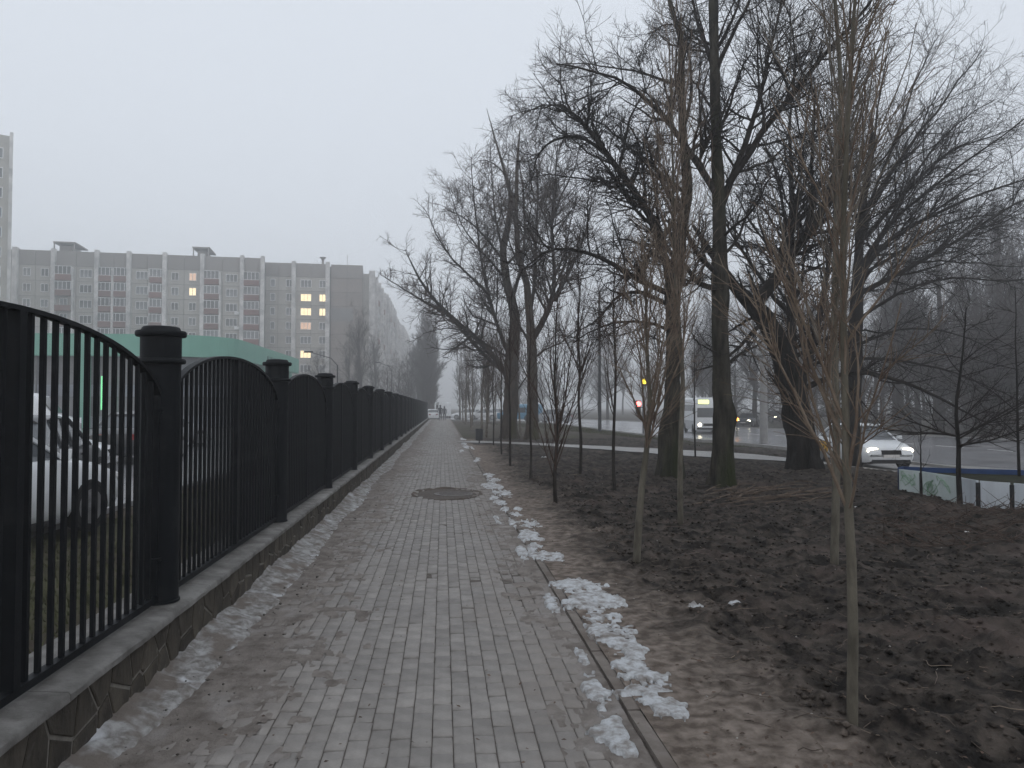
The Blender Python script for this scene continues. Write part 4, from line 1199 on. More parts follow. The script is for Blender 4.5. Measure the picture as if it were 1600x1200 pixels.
def van(label, loc, heading, body, low, name='parked_van', cat='van', L_=5.2, wd=1.95, h=2.2, bus=False, group=None):
    r_ = thing(name, label, cat, loc, math.radians(heading), group)
    hw = wd / 2
    st = [(-.5, .5, .96), (-.49, .32, 1.0), (-.4, .28, 1.0), (.36, .28, 1.0)] + ([(.46, .30, 1.0), (.495, .34, .98), (.5, .45, .94)] if bus else [])
    def sect(x, zb, zt_, k):
        q_ = hw * k; half = [(q_ * .94, zb), (q_, zb + .12), (q_, h * .5), (q_ * .96, zt_ - .25), (q_ * .90, zt_ - .08), (q_ * .75, zt_)]
        return [(x, a_, b_) for a_, b_ in half] + [(x, -a_, b_) for a_, b_ in half[::-1]]
    rings = [sect(f_ * L_, zb, h * (0.97 if abs(f_) == .5 else 1.0), k) for f_, zb, k in st]
    if not bus:
        rings += [sect(.22 * L_, .28, h, 1.0)] if False else []
        rings = [sect(-.5 * L_, .5, h * .96, .96), sect(-.49 * L_, .32, h, 1), sect(.20 * L_, .28, h, 1), sect(.26 * L_, .28, h * .93, .99), sect(.36 * L_, .28, h * .58, .98), sect(.47 * L_, .3, h * .48, .94), sect(.5 * L_, .4, h * .38, .88)]
    q = MB(); q.loft(rings); q.build('body', body, r_, smooth=35)
    for sgn in (1, -1):
        nwin = 5 if bus else 3
        x0, x1 = -.46 * L_, (.40 if bus else .18) * L_
        for i in range(nwin):
            a_ = x0 + (x1 - x0) * i / nwin + .06; b_ = x0 + (x1 - x0) * (i + 1) / nwin - .06
            q = MB(); q.box(a_, b_, sgn * hw * .975 - .015, sgn * hw * .975 + .022, h * .52, h * .80); q.build('window', CGL, r_)
        q = MB(); q.box(-.47 * L_, .42 * L_, sgn * hw - .01, sgn * hw + .012, .42, h * .36); q.build('side_stripe', low, r_)
        for fx in (-.28, .33):
            q = MB(); q.lathe([(0.2, -.11), (0.36, -.12), (0.38, -.08), (0.38, .08), (0.36, .12), (0.2, .11)], 18)
            wh = q.build('wheel', TYRE, r_, (fx * L_, sgn * (hw - .08), .38), smooth=40); wh.rotation_euler = (PI / 2, 0, 0)
            q = MB(); q.lathe([(0.21, -.105), (0.21, .105)], 14); q.build('rim', RIM, wh)
        q = MB(); q.lathe([(0, -.03), (.11, -.02), (.13, .03), (0, .05)], 12); hl = q.build('headlight', LAMPON if bus else LAMPOFF, r_, (L_ * .497, sgn * hw * .72, .72)); hl.rotation_euler = (0, PI / 2, 0)
        if bus:
            q = MB(); q.box(L_ * .5, L_ * .5 + .25, sgn * (hw + .05), sgn * (hw + .18), h * .55, h * .72); q.build('mirror', TRIM, r_)
    if bus:
        q = MB(); q.box(L_ * .49, L_ * .5 + .015, -hw * .88, hw * .88, h * .46, h * .80, .02); q.build('windshield', CGL, r_)
        q = MB(); q.box(L_ * .49, L_ * .5 + .03, -hw * .80, -hw * .15, h * .83, h * .93); q.build('route_sign', mat('route_sign_lit', (0.8, 0.9, 0.2), 0.5, emit=(0.85, 1.0, 0.30), estr=1.8), r_)
        q = MB(); q.box(L_ * .49, L_ * .5 + .02, -hw * .9, hw * .9, .36, .50, .0); q.build('bumper', TRIM, r_)
        q = MB(); q.box(L_ * .495, L_ * .5 + .02, -hw * .5, hw * .5, .62, .82, .0); q.build('grille', TRIM, r_)
    else:
        q = MB(); q.box(L_ * .215, L_ * .355, -hw * .85, hw * .85, h * .60, h * .62); 
        vs = [(.268 * L_, -hw * .86, h * .925), (.268 * L_, hw * .86, h * .925), (.362 * L_, hw * .88, h * .605), (.362 * L_, -hw * .88, h * .605)]
        q = MB(); q.add(vs + [(a_ - .04, b_, c_ - .03) for a_, b_, c_ in vs], [(3, 2, 1, 0), (4, 5, 6, 7), (0, 1, 5, 4), (1, 2, 6, 5), (2, 3, 7, 6), (3, 0, 4, 7)]); q.build('windshield', CGL, r_)
    return r_
YEL = mat('yellow_stripe', (0.70, 0.45, 0.08), 0.5)
p = W(14, 34); van('white van with a yellow lower side parked before the shop pavilion', (p.x, p.y, 0.02), 12, WHITE, YEL, L_=5.4)
p = W(1099, 62); van('white minibus with lit yellow-green route sign coming along the road', (p.x, p.y, tz(p.x, p.y) + .03), -100, WHITE, SILV, 'minibus', 'bus', 7.2, 2.4, 2.8, True)
p = W(1168, 82); car('dark car with glowing lights behind the minibus right of the mossy trunk', (p.x, p.y, tz(p.x, p.y) + .03), -125, DARK, lights=True, group='cars on the road')
pA = A(1151.5, 655, 56)
wl = thing('warning_lamp', 'amber lamp on a short roadside post glowing beside the mossy trunk', 'warning lamp', (pA.x, pA.y, tz(pA.x, pA.y)))
hh = pA.z - tz(pA.x, pA.y)
q = MB(); q.lathe([(0, -.13), (.12, -.07), (.12, .07), (0, .13)], 10, (0, 0, hh)); q.build('lens', LAMPAMB, wl)
q = MB(); q.bar((0, .05, -.1), (0, .05, hh - .08), .04, 6); q.build('post', TRIM, wl)
p = W(1212, 95); car('distant car with one headlamp visible right of the concrete pole', (p.x, p.y, tz(p.x, p.y) + .03), -100, DARK, lights=True, group='cars on the road')
p = W(812, 82); van('light blue van on the road behind the twin tree trunks', (p.x, p.y, tz(p.x, p.y) + .03), 150, BLUE, BLUE, 'blue_van', 'van', 4.6, 1.8, 1.9)
p = W(862, 80); car('silver car following the light blue van on the road', (p.x, p.y, tz(p.x, p.y) + .03), 140, SILV, group='cars on the road')
p = W(729, 108); car('white car standing at the road bend just right of the path end', (p.x, p.y, tz(p.x, p.y) + .03), 172, WHITE, group='cars on the road', kind='hatch')
p = W(756, 106); car('silver-white sedan queuing behind the white car at the road bend', (p.x, p.y, tz(p.x, p.y) + .03), 165, paint('pearl', (0.52, 0.52, 0.53)), group='cars on the road')
p = W(777, 112); car('oncoming dark hatchback with yellowish headlights left of the twin trunks', (p.x, p.y, tz(p.x, p.y) + .03), -80, DARK, lights=True, group='cars on the road', kind='hatch')
p = W(673, 101); car('white car crossing just past the far end of the fence', (p.x, p.y, tz(p.x, p.y) + .03), 100, WHITE, group='cars on the road', kind='hatch')
p = W(692, 120); van('white van on the road straight behind the walking pair', (p.x, p.y, tz(p.x, p.y) + .03), 96, WHITE, SILV, L_=5.4, h=2.5)

# ------------------------------------------------------------------ street furniture
DGREY = mat('dark_steel', (0.035, 0.037, 0.04), 0.5, (0.025, 0.026, 0.028), 5)
bn = G(749, 694)
b_ = thing('litter_bin', 'dark litter bin on a post beside the path', 'litter bin', (bn.x, bn.y, 0))
q = MB(); q.lathe([(0.12, 0.16), (0.155, 0.18), (0.165, 0.64), (0.175, 0.65), (0.175, 0.67), (0.14, 0.67), (0.13, 0.30)], 18); q.build('bucket', DGREY, b_, smooth=40)
q = MB(); q.bar((0, 0, -.05), (0, 0, 0.30), 0.03, 8); q.build('post', DGREY, b_)
q = MB(); q.lathe([(0.28, 0.0), (0.28, 0.03), (0.05, 0.05)], 16); q.build('foot', DGREY, b_)
CONC = mat('concrete_pole', (0.30, 0.295, 0.29), 0.85, (0.22, 0.215, 0.21), 3, 8, bump=0.3, bscale=20)
def lamp_post(px, d, h, r, m_, label, arm=1.8, ang=0.0, cat='street lamp', name='street_lamp', grp=None, lit=False):
    p_ = W(px, d); z_ = tz(p_.x, p_.y)
    r_ = thing(name, label, cat, (p_.x, p_.y, z_), ang, grp)
    q = MB(); q.bar((0, 0, -.2), (0, 0, h), r, 12, r * .55); q.build('pole', m_, r_, smooth=40)
    if arm:
        q = MB(); q.bar((0, 0, h - .05), (arm * .25, 0, h + .55), r * .35, 8); q.bar((arm * .25, 0, h + .55), (arm, 0, h + 1.0), r * .32, 8); q.build('arm', m_, r_)
        q = MB(); q.box(arm - .15, arm + .55, -.14, .14, h + .98, h + 1.12, .03); hd = q.build('lamp_head', DGREY if not lit else CONC, r_)
    return r_
# lamp post behind the fence: head lies left of the pole
lamp_post(527, 62, 5.0, 0.09, DGREY, 'street lamp with bent arm rising above the fence before the lit block', 2.1, PI, grp=None)
lamp_post(1193, 44, 10.5, 0.24, CONC, 'stout pale concrete pole at the road edge right of the mossy trunk', 0, 0, 'pole', 'concrete_pole')
lamp_post(937, 52, 9.5, 0.12, DGREY, 'slim dark pole on the verge left of the traffic light', 1.8, 0.3)
lamp_post(612, 100, 6.5, 0.08, DGREY, 'distant street lamp over the fence before the foggy blocks', 1.6, PI)
lamp_post(718, 98, 7, 0.08, DGREY, 'thin distant lamp post right of the path end', 1.6, PI)
# traffic light
p = W(1003, 58); z_ = tz(p.x, p.y)
tl = thing('traffic_light', 'traffic light on a slim pole glowing red low and yellow above', 'traffic light', (p.x, p.y, z_))
q = MB(); q.bar((0.12, .12, -.2), (0.12, .12, 4.4), 0.06, 8); q.build('pole', DGREY, tl)
REDL = mat('red_light', (1, 0.1, 0.1), 0.4, emit=(1.0, 0.10, 0.09), estr=7.0)
YELL = mat('yellow_light', (1, 0.8, 0.1), 0.4, emit=(1.0, 0.72, 0.05), estr=2.0)
zr = EYE + (636 - 631) / F * 58 - z_; zy = EYE + (636 - 596) / F * 58 - z_
xr = (997 - 1003) / F * 58; xy = (1006 - 1003) / F * 58
q = MB(); q.box(xr - .17, xr + .17, -.1, .12, zr - .75, zr + .25); q.box(xr - 0.02, 0.14, 0.0, .05, zr - .3, zr - .25); hd = q.build('signal_head', TRIM, tl)
def disc(m_, x, z, r, nm, par, y=-.12, em=None):
    q_ = MB(); q_.lathe([(r, 0), (r * .8, .05), (0, .07)], 16); o_ = q_.build(nm, m_, par, (x, y, z)); o_.rotation_euler = (PI / 2, 0, 0); return o_
disc(REDL, xr, zr, .20, 'red_lens', hd); disc(TRIM, xr, zr - .33, .11, 'lens', hd); disc(TRIM, xr, zr - .6, .11, 'lens', hd)
q = MB(); q.box(xy - .17, xy + .17, -.1, .12, zy - .3, zy + .3); hd = q.build('signal_head', TRIM, tl)
disc(YELL, xy, zy, .20, 'yellow_lens', hd)

# raised planter with white sheet sides and blue rim
WSHEET = mat('white_sheet', (0.62, 0.67, 0.72), 0.7, (0.46, 0.49, 0.52), 3, 8, bump=0.2, bscale=20, stretch=(1, 1, 0.2),
             extra=[((0.20, 0.18, 0.15), 2.2, 0.60, 0.78)], spec=0.3)
WGRAF = mat('white_sheet_green', (0.58, 0.65, 0.64), 0.7, (0.42, 0.47, 0.46), 3, 8, stretch=(1, 1, 0.4), spec=0.3)
GRAF = mat('green_spray', (0.22, 0.38, 0.25), 0.7, (0.32, 0.44, 0.34), 12, spec=0.2)
BLUR = mat('blue_rim', (0.022, 0.055, 0.16), 0.6, (0.016, 0.040, 0.11), 5, spec=0.3)
PLS = mat('planter_soil', (0.035, 0.040, 0.022), 0.95, (0.018, 0.016, 0.012), 6, bump=0.9, bscale=20, spec=0.1)
PA_ = [G(1401, 769), G(1437, 774), G(1495, 786), G(1525, 794), G(1578, 799), G(1640, 806), G(1720, 815)]
pl = thing('planter', 'raised planter with white painted sheet sides and a blue far rim', 'planter', (PA_[0].x, PA_[0].y, 0))
o0 = PA_[0]
HP = 0.44
def lp(v, z=0.0): return (v.x - o0.x, v.y - o0.y, z)
for i in range(len(PA_) - 1):
    a_, b2_ = PA_[i], PA_[i + 1]; e = (b2_ - a_); Ls = e.length; rz = math.atan2(e.y, e.x)
    Mx = Matrix.Translation(lp(a_)) @ Matrix.Rotation(rz, 4, 'Z')
    q = MB(); nseg = 6
    rings = []
    for k in range(nseg + 1):
        x = 0.03 + (Ls - 0.06) * k / nseg; bow = 0.02 * math.sin(PI * k / nseg)
        rings.append([Mx @ Vector((x, -bow, -0.1)), Mx @ Vector((x, 0.03 - bow, -0.1)), Mx @ Vector((x, 0.03 - bow, HP)), Mx @ Vector((x, -bow, HP))])
    q.loft(rings); pn = q.build('side_panel', WGRAF if i < 2 else WSHEET, pl)
    if i < 2:
        gm = MB()
        rs2 = random.Random(3 + i)
        for s_ in range(7 if i else 4):
            x0 = rs2.uniform(.15, Ls - .25); z0 = rs2.uniform(.12, .36); prev = None
            for k in range(9):
                t = k / 8 * 2 * PI * rs2.uniform(.8, 1.2); x = x0 + .13 * math.cos(t + s_) + .02 * k - .05; z = z0 + .10 * math.sin(t * 1.2)
                x = min(max(x, .08), Ls - .08); z = min(max(z, .04), HP - .03)
                c = Mx @ Vector((x, -0.026, z))
                if prev is not None: gm.bar(prev, c, 0.006, 4)
                prev = c
        gm.build('graffiti', GRAF, pn)
    q = MB(); v = lp(b2_); q.box(v[0] - .02, v[0] + .02, v[1] - .035, v[1] + .02, -.1, HP - .03); q.build('stake', TRIM, pl)
# far side and soil
back = [W(1410, 14.75), W(1450, 14.5), W(1520, 14.2), W(1620, 13.85), W(1760, 13.2)]
q = MB(); rings = []
pts = [PA_[0] + Vector((0.02, .02, 0))] + back
for v in pts:
    a_ = lp(v); rings.append([(a_[0], a_[1], -.1), (a_[0] + .02, a_[1] + .05, -.1), (a_[0] + .02, a_[1] + .05, HP + .02), (a_[0], a_[1], HP + .02)])
q.loft(rings); q.build('far_panel', BLUR, pl)
q = MB(); poly = [lp(v, HP - .07) for v in PA_] + [lp(v, HP - .07) for v in pts[::-1]]
q.add(poly, [tuple(range(len(poly)))]); q.build('planter_soil', PLS, pl)

# ================================================================== PEOPLE (two walkers far down the path)
def person(label, loc, rz, coat, trousers, h=1.72, stride=0.28, hood=False):
    verts = [(0, 0, .93), (0, 0, 1.10), (0, 0, 1.28), (0, 0, 1.43), (0, 0.01, 1.50), (0, 0.02, 1.60), (0, .02, 1.70),
             (.10, 0, .90), (.10, stride * .5, .50), (.10, stride, .08), (.10, stride + .14, .045),
             (-.10, 0, .90), (-.10, -stride * .3, .50), (-.10, -stride, .12), (-.10, -stride + .12, .05),
             (.19, 0, 1.40), (.25, -.08, 1.14), (.25, .02, .92), (.245, .06, .83),
             (-.19, 0, 1.40), (-.25, .06, 1.14), (-.25, .16, .94), (-.245, .20, .85)]
    edges = [(0, 1), (1, 2), (2, 3), (3, 4), (4, 5), (5, 6), (0, 7), (7, 8), (8, 9), (9, 10), (0, 11), (11, 12), (12, 13), (13, 14), (3, 15), (15, 16), (16, 17), (17, 18), (3, 19), (19, 20), (20, 21), (21, 22)]
    rad = [.17, .165, .17, .13, .062, .095, .07, .105, .07, .055, .04, .105, .07, .055, .04, .075, .06, .045, .035, .075, .06, .045, .035]
    k = h / 1.72
    me = bpy.data.meshes.new('person'); me.from_pydata([(a_ * k, b_ * k, c_ * k) for a_, b_, c_ in verts], edges, [])
    tmp = bpy.data.objects.new('tmp', me); COL.objects.link(tmp)
    md = tmp.modifiers.new('s', 'SKIN'); me.skin_vertices[0].data[0].use_root = True
    for i, r_ in enumerate(rad): me.skin_vertices[0].data[i].radius = (r_ * k, r_ * .8 * k)
    sb = tmp.modifiers.new('u', 'SUBSURF'); sb.levels = 1
    dg = bpy.context.evaluated_depsgraph_get(); me2 = bpy.data.meshes.new_from_object(tmp.evaluated_get(dg))
    bpy.data.objects.remove(tmp)
    me2.materials.append(coat); me2.materials.append(trousers); me2.materials.append(mat('skin', (0.45, 0.28, 0.2), 0.6))
    for pl_ in me2.polygons:
        z = pl_.center.z / k; y = pl_.center.y
        pl_.material_index = 1 if z < 0.80 and abs(pl_.center.x) < .2 * k else (2 if (z > 1.52 and y < -.02 and not hood) or (z < .86 and abs(pl_.center.x) > .2 * k) else 0)
        pl_.use_smooth = True
    me2.name = 'person'
    o_ = link('person', me2, None, None, loc, rz)
    q = MB(); q.lathe([(0.075 * k, 1.60 * k), (0.108 * k, 1.64 * k), (0.105 * k, 1.72 * k), (0.06 * k, 1.79 * k), (0, 1.81 * k)], 14, (0, .02 * k, 0)); q.build('hat', coat, o_, smooth=60)
    return tag(o_, label, 'person', 'pair walking down the path')
COATD = mat('dark_coat', (0.03, 0.033, 0.045), 0.9, (0.02, 0.02, 0.03), 5); COATG = mat('grey_coat', (0.10, 0.10, 0.115), 0.9, (0.07, 0.07, 0.08), 5)
TRO = mat('dark_trousers', (0.022, 0.022, 0.028), 0.9, (0.015, 0.015, 0.02), 5)
p = W(688, 90); person('taller walker in a dark coat on the left of the pair', (p.x, p.y, 0), PI, COATD, TRO, 1.78)
p = W(694.5, 91); person('shorter walker in a grey coat on the right of the pair', (p.x, p.y, 0), PI, COATG, TRO, 1.66, -.26)

# ================================================================== TREES
TREE_GRP = 'big bare roadside trees'
MT = (BARK, LIMB, TWIG)
# D: tall straight trunk
big_tree('poplar_tree', 'tall straight mossy trunk with a knobbly burl low down', 15.5,
    [(1128, 762, .30), (1127, 735, .235), (1129, 700, .205), (1131, 668, .225), (1136, 650, .235), (1130, 632, .20), (1128, 600, .18), (1127, 520, .17), (1127, 450, .165), (1126, 400, .14),
     (1125, 300, .13), (1122, 200, .115), (1121, 100, .10), (1119, 0, .088), (1116, -140, .06), (1118, -300, .02)],
    [([(1127, 452), (1105, 448), (1088, 440), (1070, 410), (1052, 380), (1046, 340)], .07, .02, -1.5),
     ([(1127, 430), (1100, 410), (1080, 380), (1062, 330), (1040, 285), (1006, 250)], .06, .015, -2.5),
     ([(1127, 310), (1107, 275), (1075, 225), (1057, 200), (1030, 165), (1017, 150), (995, 135), (960, 110), (907, 95), (870, 96)], .075, .012, -1.2),
     ([(1121, 110), (1113, 80), (1103, 50), (1090, 15), (1080, -40), (1070, -120)], .06, .012, 1.2),
     ([(1121, 110), (1135, 72), (1155, 40), (1172, 5), (1190, -50), (1205, -130)], .055, .012, -1.0),
     ([(1126, 330), (1137, 287), (1157, 255), (1170, 220), (1185, 175), (1197, 125), (1208, 70), (1225, 10), (1240, -60)], .085, .02, 1.4),
     ([(1140, 285), (1170, 245), (1200, 195), (1225, 160), (1257, 130), (1287, 85), (1312, 60), (1350, 20), (1390, -40)], .075, .02, -2.2),
     ([(1128, 400), (1143, 395), (1160, 360), (1175, 320), (1195, 290), (1215, 240)], .04, .01, 2.0),
     ([(1128, 372), (1150, 350), (1178, 330), (1192, 300), (1215, 268)], .035, .01, -2.0),
     ([(1126, 200), (1143, 170), (1155, 120), (1175, 80), (1195, 50)], .035, .008, 1.0),
     ([(1121, 170), (1100, 140), (1085, 120), (1075, 80)], .03, .008, 2.0),
     ([(1132, 575), (1150, 555), (1175, 545), (1195, 530), (1232, 522)], .035, .01, 1.5),
     ([(1130, 560), (1110, 545), (1092, 538), (1080, 520)], .02, .006, -1.0)],
    MT, n2=12, n3=2000, n4=7500, seed=21, group=TREE_GRP, n_auto=7, auto_t=(0.55, 0.98))
# C: forked tree to the left of it
big_tree('maple_tree', 'forked tree with far-reaching arched limbs left of the mossy trunk', 17.6,
    [(1046, 745, .33), (1047, 712, .27), (1044, 680, .235), (1049, 640, .20), (1052, 580, .175), (1053, 510, .17), (1050, 450, .17), (1060, 400, .15), (1068, 350, .13), (1077, 288, .12),
     (1070, 205, .10), (1067, 125, .085), (1069, 57, .07), (1052, 0, .055), (1035, -90, .02)],
    [([(1050, 452), (1041, 390), (1022, 340), (995, 295), (960, 250), (930, 220), (912, 180), (897, 152), (875, 144), (850, 150), (815, 172)], .11, .012, -1.0),
     ([(945, 235), (930, 217), (902, 206), (870, 210), (845, 226), (835, 255), (828, 300)], .05, .008, -.8),
     ([(1077, 300), (1055, 290), (1020, 252), (1000, 240), (962, 207), (940, 185), (915, 180)], .06, .010, 1.2),
     ([(1050, 460), (1000, 440), (970, 417), (945, 402), (912, 390), (862, 385), (832, 397), (815, 425)], .075, .010, -2.2),
     ([(1050, 478), (1015, 460), (1000, 452), (970, 455), (945, 485), (925, 510), (900, 517)], .06, .010, 1.6),
     ([(1052, 520), (1030, 505), (1000, 502), (955, 502), (925, 516), (893, 535)], .045, .008, -2.0),
     ([(1072, 195), (1085, 150), (1082, 75), (1065, 37), (1062, -20)], .045, .012, 1.0),
     ([(1068, 130), (1050, 125), (1020, 110), (985, 100), (950, 100), (905, 88), (867, 97)], .04, .008, 1.8),
     ([(1010, 330), (1010, 290), (1005, 240), (990, 190), (975, 182), (955, 178)], .04, .008, 1.0),
     ([(1055, 440), (1075, 454), (1088, 420), (1100, 380), (1105, 330)], .05, .012, 1.5),
     ([(1052, 30), (1035, 30), (1010, 60), (1000, 90)], .02, .006, -1.5),
     ([(1052, 545), (1035, 535), (1015, 520), (1000, 530), (985, 550)], .025, .006, 1.0),
     ([(1046, 410), (1030, 405), (1005, 380), (980, 370), (950, 375), (930, 390)], .035, .008, 2.5)],
    (BARK, LIMB, TWIG), n2=13, n3=2600, n4=9500, seed=22, group=TREE_GRP, n_auto=4, len2=(0.22, 0.45), up3=0.02, droop=0.02)
# E: black leaning tree
big_tree('willow_tree', 'thick black trunk leaning left and forking, beside the white car', 19.4,
    [(1258, 740, .44), (1254, 705, .36), (1250, 670, .35), (1246, 640, .36), (1240, 605, .33), (1226, 560, .30), (1212, 525, .26), (1192, 492, .22), (1172, 470, .19), (1150, 448, .14), (1135, 425, .11), (1110, 390, .08), (1085, 350, .04)],
    [([(1180, 478), (1204, 446), (1219, 427), (1232, 405), (1265, 367), (1295, 320), (1312, 270), (1322, 215), (1338, 150), (1350, 90)], .17, .03, -2.5),
     ([(1240, 600), (1235, 540), (1240, 470), (1236, 410), (1242, 340), (1240, 260), (1236, 190), (1245, 120)], .14, .02, 1.5),
     ([(1244, 640), (1228, 612), (1215, 600), (1212, 590)], .10, .05, -1.0),
     ([(1246, 625), (1262, 570), (1275, 520), (1290, 470), (1300, 400), (1310, 330), (1316, 250)], .13, .02, 1.8),
     ([(1200, 500), (1172, 522), (1145, 555), (1112, 575), (1085, 580)], .06, .01, -2.5),
     ([(1192, 492), (1165, 500), (1140, 520), (1118, 528)], .05, .01, 1.5),
     ([(1220, 425), (1230, 380), (1228, 320), (1215, 260), (1190, 200)], .07, .012, 1.2),
     ([(1265, 367), (1275, 320), (1270, 250), (1280, 180), (1276, 110)], .07, .012, -1.5),
     ([(1240, 560), (1270, 540), (1310, 520), (1360, 515), (1400, 525)], .06, .01, -1.5),
     ([(1250, 610), (1290, 590), (1340, 575), (1400, 590), (1450, 612), (1512, 645), (1552, 668)], .08, .01, -2.0)],
    (BARK_BLACK, LIMB, TWIG), n2=10, n3=1700, n4=5000, seed=23, group=TREE_GRP, n_auto=4, auto_t=(.5, .95))
# F: fan-crowned tree behind the car
big_tree('elm_tree', 'wide tree whose limbs fan out to the upper right', 24.0,
    [(1330, 700, .27), (1331, 650, .235), (1335, 580, .22), (1338, 520, .21), (1342, 460, .19), (1345, 400, .14), (1350, 330, .13), (1362, 260, .08), (1370, 180, .03)],
    [([(1340, 440), (1375, 385), (1412, 355), (1462, 335), (1525, 305), (1585, 283), (1650, 270)], 0.086, .015, -2.0),
     ([(1342, 460), (1390, 436), (1425, 415), (1470, 397), (1500, 372), (1565, 332), (1625, 298), (1690, 280)], 0.086, .015, 1.5),
     ([(1350, 340), (1385, 285), (1417, 240), (1437, 212), (1472, 170), (1500, 125), (1545, 70)], 0.079, .012, -1.0),
     ([(1355, 370), (1400, 315), (1430, 290), (1470, 247), (1495, 225), (1550, 215), (1610, 188)], 0.072, .012, 2.5),
     ([(1347, 380), (1360, 320), (1390, 250), (1415, 190), (1430, 150), (1440, 110), (1478, 45)], 0.065, .012, 1.2),
     ([(1345, 420), (1385, 350), (1450, 300), (1510, 250), (1570, 215), (1640, 150)], 0.065, .012, -3.0),
     ([(1345, 430), (1400, 400), (1470, 350), (1540, 330), (1620, 340)], 0.058, .012, 3.0),
     ([(1342, 500), (1380, 470), (1440, 440), (1500, 430), (1570, 440), (1640, 430)], 0.058, .012, -1.5),
     ([(1340, 540), (1380, 520), (1430, 510), (1500, 520), (1580, 560)], 0.050, .012, 2.5),
     ([(1350, 330), (1370, 250), (1375, 170), (1390, 100), (1400, 60)], 0.050, .01, -1.0),
     ([(1345, 360), (1335, 290), (1320, 220), (1310, 160)], 0.050, .01, 2.0),
     ([(1343, 440), (1365, 390), (1400, 330), (1450, 240), (1500, 190), (1560, 150)], 0.058, .01, 1.0),
     ([(1340, 560), (1400, 560), (1470, 575), (1540, 600), (1620, 640)], 0.050, .01, -1.0)],
    (BARK_BLACK, LIMB, TWIG), n2=16, n3=3200, n4=8500, seed=24, group=TREE_GRP, n_auto=5, ang2=(18, 45), up2=0.06, up3=0.04, len2=(0.25, 0.5), tw=(.006, .0035))
# G1, G2: the pair farther down
big_tree('elm_tree', 'left tree of the twin pair reaching far over the path', 40.0,
    [(796, 690, .50), (797, 655, .40), (798, 620, .38), (800, 560, .35), (805, 515, .27), (802, 475, .24), (792, 442, .22), (785, 392, .19), (794, 350, .16), (800, 312, .14), (790, 270, .085), (775, 220, .05), (760, 165, .012)],
    [([(798, 600), (790, 577), (745, 527), (722, 507), (692, 487), (665, 452), (650, 430), (640, 408), (632, 388)], .17, .015, -2.0),
     ([(705, 495), (692, 487), (660, 470), (637, 455), (607, 437), (590, 425)], .08, .01, 1.0),
     ([(799, 590), (760, 560), (722, 518), (700, 490), (672, 470), (640, 462)], .11, .012, 2.5),
     ([(798, 560), (785, 542), (775, 505), (762, 455), (750, 405), (745, 350), (738, 290), (735, 240)], .13, .015, 2.0),
     ([(764, 460), (740, 435), (712, 412), (690, 382), (670, 340), (660, 320)], .08, .01, -1.5),
     ([(785, 390), (776, 350), (772, 325), (768, 270), (765, 220)], .08, .01, 1.8),
     ([(782, 400), (760, 370), (740, 350), (705, 325), (680, 330)], .07, .01, -2.0),
     ([(792, 440), (775, 415), (740, 380), (715, 340), (700, 290)], .08, .01, 3.0),
     ([(800, 470), (815, 420), (822, 360), (818, 300), (812, 250), (805, 220)], .10, .01, -2.0),
     ([(798, 560), (770, 545), (730, 515), (690, 512), (660, 520)], .06, .01, -3.0),
     ([(798, 620), (812, 605), (825, 585), (845, 560)], .06, .01, 1.0),
     ([(790, 270), (770, 250), (748, 245), (730, 260)], .04, .01, -1.0)],
    (BARK_BROWN, LIMB, TWIG_BR), n2=13, n3=2200, n4=7000, seed=25, group=TREE_GRP, n_auto=5, len2=(.18, .38), tw=(.012, .008), auto_t=(.45, .95))
big_tree('elm_tree', 'right tree of the twin pair with a slim forked trunk', 37.0,
    [(831, 692, .38), (832, 650, .27), (832, 600, .25), (831, 545, .235), (828, 500, .19), (823, 440, .16), (810, 400, .14), (806, 330, .11), (808, 260, .08), (812, 200, .03)],
    [([(832, 530), (845, 512), (860, 485), (870, 462), (868, 430), (862, 390), (862, 330), (868, 280), (872, 220)], .17, .02, -1.5),
     ([(868, 470), (885, 430), (900, 405), (915, 370), (925, 320), (928, 270)], .10, .01, 1.5),
     ([(831, 545), (820, 520), (805, 500), (797, 470), (780, 430)], .08, .01, 2.5),
     ([(828, 490), (838, 440), (836, 380), (842, 320), (838, 250), (836, 200)], .10, .01, 2.0),
     ([(862, 350), (878, 300), (900, 260), (910, 210)], .06, .01, -2.0),
     ([(835, 560), (850, 545), (872, 540), (895, 520), (925, 505)], .06, .01, -2.0),
     ([(826, 450), (808, 410), (790, 360), (780, 300)], .06, .01, -2.5),
     ([(868, 430), (885, 390), (892, 340), (905, 300)], .06, .01, 2.0)],
    (BARK_BROWN, LIMB, TWIG_BR), n2=13, n3=1900, n4=6000, seed=26, group=TREE_GRP, n_auto=5, tw=(.012, .008), auto_t=(.45, .95))

# a bird's nest in the forked tree
c_ = A(1056, 158, 17.2); rgn = np.random.default_rng(12); PP = []; RRr = []
for i in range(150):
    u = rgn.normal(size=3); u /= np.linalg.norm(u); a_ = np.array([u[0] * .2, u[1] * .2, u[2] * .13 - .02]); dr = np.cross(u, rgn.normal(size=3)); dr /= np.linalg.norm(dr); L_ = rgn.uniform(.12, .3)
    PP.append(np.array([a_ - dr * L_ / 2, a_ + u * .02, a_ + dr * L_ / 2])); RRr.append(np.array([.004, .006, .004]))
o = link('bird_nest', tube_mesh('bird_nest', [(np.array(PP), np.array(RRr), 3)]), TWIG, None, c_); tag(o, 'dark twiggy nest high in the forked tree left of the straight trunk', 'bird nest')

